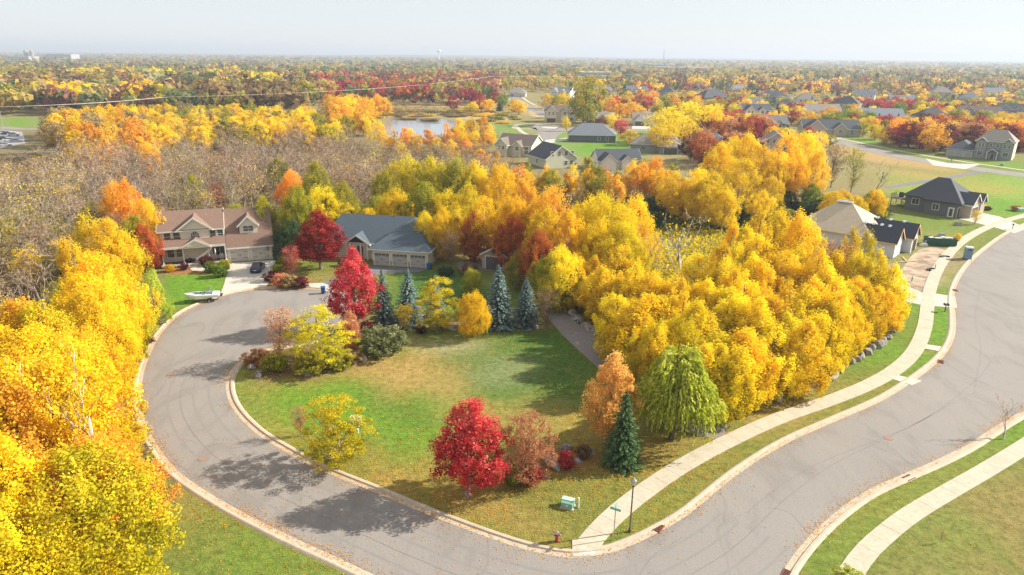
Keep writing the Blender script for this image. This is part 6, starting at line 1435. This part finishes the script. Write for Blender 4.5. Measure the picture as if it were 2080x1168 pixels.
# ------------------------------------------------------------------ building plot things
x, y = G(1562+400, 519); x, y = G(1964, 526)
pt = thing('portable_toilet', 'blue-grey portable toilet with pale roof on the verge', 'portable toilet', (x, y, 0), math.radians(-15)); mt_ = plain('toilet blue', (.16, .26, .36), .5)
MB().box(-.55, .55, -.55, .55, .08, 2.1).put('cabin', mt_, pt, bevel=.03); MB().box(-.6, .6, -.6, .6, 0, .08).put('skid', M_BLK, pt); MB().extr([(-.6, 2.1), (.6, 2.1), (.45, 2.28), (-.45, 2.28)], -.6, .6, 'x').put('roof', plain('toilet roof', (.62, .62, .6), .5), pt)
d_ = MB().box(.552, .58, -.38, .38, .15, 1.95).put('door', plain('toilet door', (.2, .31, .42), .5), pt); MB().box(.582, .60, -.3, -.24, .9, 1.05).put('handle', M_BLK, d_); MB().box(-.3, .3, -.57, -.552, 1.7, 1.9).put('vent', M_BLK, pt)
x, y = G(1908, 497)
dp = thing('dumpster', 'dark green open dumpster filled with building rubbish', 'dumpster', (x, y, 0), math.radians(-12)); mg_ = plain('dumpster green', (.02, .09, .06), .5)
mb = MB().box(-2.6, 2.6, -1.1, 1.1, .15, .25).box(-2.6, 2.6, -1.1, -1.03, .25, 1.4).box(-2.6, 2.6, 1.03, 1.1, .25, 1.4).box(-2.6, -2.53, -1.03, 1.03, .25, 1.4).box(2.53, 2.6, -1.03, 1.03, .25, 1.4)
mb.put('bin', mg_, dp); rb = MB()
for k in range(8): rb.box(-2.5+k*.68, -2.42+k*.68, -1.16, -1.103, .2, 1.38)
rb.box(-2.66, 2.66, -1.17, -1.0, 1.402, 1.48).put('rib', mg_, dp)
for i, (a, b_, c_) in enumerate([(-1.6,.2,.3),(-.6,-.3,-.2),(.5,.3,.5),(1.5,-.2,-.4),(.9,-.5,.1)]):
    o = MB().cbox((0, 0, 0), 1.1, .6, .28, c_, .15).put('scrap_board', plain('scrap cardboard', (.5, .47, .42)), None); q = at_local(dp, a, b_, 1.25+.06*i); o.location = q; setp(o, 'pale scrap board lying in the green dumpster', 'scrap board', 'scrap boards in the dumpster')
for px, py, w_, lab, col in ((1890,497,2.2,'grey tarpaulin-covered pile left of the dumpster',(.28,.29,.31)),(1876,500,1.4,'low pale wrapped stack beside the grey tarpaulin pile',(.5,.52,.55)),(1913,478,1.2,'small blue-grey heap behind the dumpster',(.32,.4,.55))):
    q = G(px, py); o = link('tarpaulin_pile', ROCKS[1].copy(), None); o.data.materials.clear(); o.data.materials.append(plain('tarp '+str(col), col)); o.location = (q[0], q[1], -.05); o.scale = (w_, w_*.7, w_*.65); setp(o, lab, 'pile')
for px, py, rz_, lab in ((1843,532,.2,'pale timber plank lying crosswise on the dirt plot'),(1838,528,1.3,'pale timber plank lying lengthwise on the dirt plot'),(1875,487,.1,'yellow plank leading from the dark gable to the dumpster')):
    q = G(px, py); o = MB().cbox((0, 0, .1), 3.4, .22, .08, rz_).put('timber_plank', M_WOOD, None); o.location = (q[0], q[1], 0); setp(o, lab, 'plank')
for px, py, rz_, lab in ((1898,549,1.1,'black silt sock coiled across the sidewalk edge'),(1925,524,.4,'short black silt sock by the sidewalk, nearer the toilet')):
    q = G(px, py); mb = MB(); pts = [(math.cos(a)*(.5+.5*a/3), math.sin(a)*.6+a*.25, .13) for a in np.linspace(0, 5, 9)]
    for a, b_ in zip(pts[:-1], pts[1:]): mb.tube(a, b_, .12, .12, 6)
    o = mb.put('silt_sock', plain('silt sock', (.05, .05, .05)), None); o.location = (q[0], q[1], .04); o.rotation_euler = (0, 0, rz_); setp(o, lab, 'silt sock')

# saplings at the right
TB('snag',1,'redor',(2038,892),(2060,808),42,'thin young tree with a few red leaves on the right verge','sapling'); TB('sparse',1,'tan',(1910,1102),(1913,1078),6,'tiny staked sapling on the lower right lawn','sapling')
TB('sparse',0,'gold',(1980,456),(1981,427),22,'thin pale sapling at the edge of the slate house driveway','sapling'); TB('shrub',1,'gold',(1945,490),(1946,474),9,'small tan bush on the lawn near the dumpster','shrub')
for b, w_, pal, lab in (((1996,425),16,'gold','small golden shrub at the front of the dark slate house'),((2004,427),14,'maroon','small dark shrub at the front of the dark slate house'),((2065,428),18,'rust','rusty grass clump behind the right-edge utility box'),((1722,1188),52,'lime','bright green treetop poking in at the bottom edge'),):
    TB('shrub', 2, pal, b, (b[0], b[1]-w_*.6), w_, lab, 'shrub')

# ------------------------------------------------------------------ wires, poles, mast, water tower
def zray(px, py, D):       # point on the line of sight at a ground distance D
    d = ray(px, py); t = D/math.hypot(d[0], d[1]); return (d[0]*t, d[1]*t, HC+d[2]*t)
A = zray(-150, 220, 236); B = zray(330, 198, 330); Cc = zray(1000, 155, 640); Dd = zray(1400, 142, 980)
M_POLE = plain('weathered pole', (.22, .14, .09), .8)
for i, (pt_, lab) in enumerate(((B, 'wooden power pole rising from the golden belt'), (Cc, 'wooden power pole among the red woods'), (Dd, 'farthest wooden power pole carrying the wires'), (A, 'wooden power pole beyond the left edge'))):
    po = thing('power_pole', lab, 'power pole', (pt_[0], pt_[1], 0), .6); MB().tube((0, 0, 0), (0, 0, pt_[2]+.4), .2, .13, 8).put('pole', M_POLE, po); MB().box(-1.3, 1.3, -.08, .08, pt_[2]-.25, pt_[2]-.05).put('crossarm', M_POLE, po)
    for s in (-1.2, 0, 1.2): MB().lathe([(.06, pt_[2]-.05), (.09, pt_[2]+.02), (.05, pt_[2]+.12)], 8, s, 0).put('insulator', M_TRIM, po)
for k, s in enumerate((-1.2, 0, 1.2)):
    mb = MB(); off = Vector((math.cos(.6)*s, math.sin(.6)*s, .1-.0*k))
    for p0, p1 in ((A, B), (B, Cc), (Cc, Dd)):
        p0, p1 = Vector(p0)+off, Vector(p1)+off; n = 14; L_ = (p1-p0).length; pts = [p0.lerp(p1, i/n)-Vector((0, 0, L_*.008*4*(i/n)*(1-i/n))) for i in range(n+1)]
        for a, b_ in zip(pts[:-1], pts[1:]): mb.tube(a, b_, .035, .035, 4, cap=False)
    setp(mb.put('power_line', plain('bright cable', (.50, .46, .40), .4), None), ('nearest of the three overhead power cables', 'middle of the three overhead power cables', 'farthest of the three overhead power cables')[k], 'power line')
def poleat(px, py, top, label, name='street_lamp', arm=True, cat='street lamp'):
    x, y = G(px, py); h = HT((px, py), top); s = thing(name, label, cat, (x, y, 0)); MB().tube((0, 0, 0), (0, 0, h), .13, .08, 8).put('pole', M_STEEL, s)
    if arm: MB().box(-1.2, .05, -.06, .06, h, h+.12).put('arm', M_STEEL, s); MB().box(-1.5, -.9, -.12, .12, h-.08, h-.003).put('lamp_head', M_STEEL, s)
poleat(1101, 222, (1101, 195), 'slender far street lamp left of the cream house'); poleat(1244, 228, (1244, 206), 'slender far street lamp above the red-gabled house'); poleat(8, 265, (4, 226), 'tall lamp pole by the far car park'); poleat(1386, 300, (1386, 287), 'low lamp post beside the dark red clump')
x, y = G(1347, 132); s = thing('radio_mast', 'thin lattice radio mast on the horizon', 'mast', (x, y, 0)); hm = HT((1347, 132), (1347, 101)); mb = MB()
for a in range(3): q = a*2.094; mb.tube((2.4*math.cos(q), 2.4*math.sin(q), 0), (2.0*math.cos(q), 2.0*math.sin(q), hm), .5, .4, 5)
for k in range(12):
    z0, z1 = hm*k/12, hm*(k+1)/12
    for a in range(3): q, q2 = a*2.094, (a+1)*2.094; mb.tube((2.2*math.cos(q), 2.2*math.sin(q), z0), (2.2*math.cos(q2), 2.2*math.sin(q2), z1), .22, .22, 4)
mb.put('lattice', plain('mast grey', (.3, .3, .32)), s); MB().tube((0, 0, hm), (0, 0, hm+4), .3).put('antenna', M_STEEL, s)
x, y = G(892, 124); s = thing('water_tower', 'pale round water tower on the horizon', 'water tower', (x, y, 0)); hm = HT((892, 124), (892, 101))
MB().lathe([(5.5, 0), (3.4, 4), (2.9, hm-17), (5, hm-14)], 16).put('stem', plain('tower white', (.78, .80, .80), .5), s, True); MB().lathe([(5, hm-14), (11, hm-10), (12.5, hm-5.5), (11, hm-2), (5, hm), (.1, hm+.4)], 20).put('tank', plain('tower white', (.78, .80, .80), .5), s, True)
x, y = G(62, 126); s = thing('grain_silo', 'twin pale silos at the left horizon', 'silo', (x, y, 0)); hm = HT((62, 126), (62, 101))
for k in (-9, 9): MB().lathe([(6, 0), (6, hm-4), (1, hm)], 14, k, 0).put('tank', plain('silo concrete', (.3, .27, .25)), s)

# ------------------------------------------------------------------ air
hz = MB().box(-33000, 33000, -400, 41000, -3, 95).mesh('haze'); m, t = newmat('haze air')
v = N(t, 'VolumePrincipled'); o_ = N(t, 'OutputMaterial'); v.inputs['Color'].default_value = (.66, .73, .83, 1); v.inputs['Density'].default_value = HAZE; v.inputs['Anisotropy'].default_value = .15
t.links.new(v.outputs[0], o_.inputs[1])
setp(link('haze', hz, m), kind='stuff')
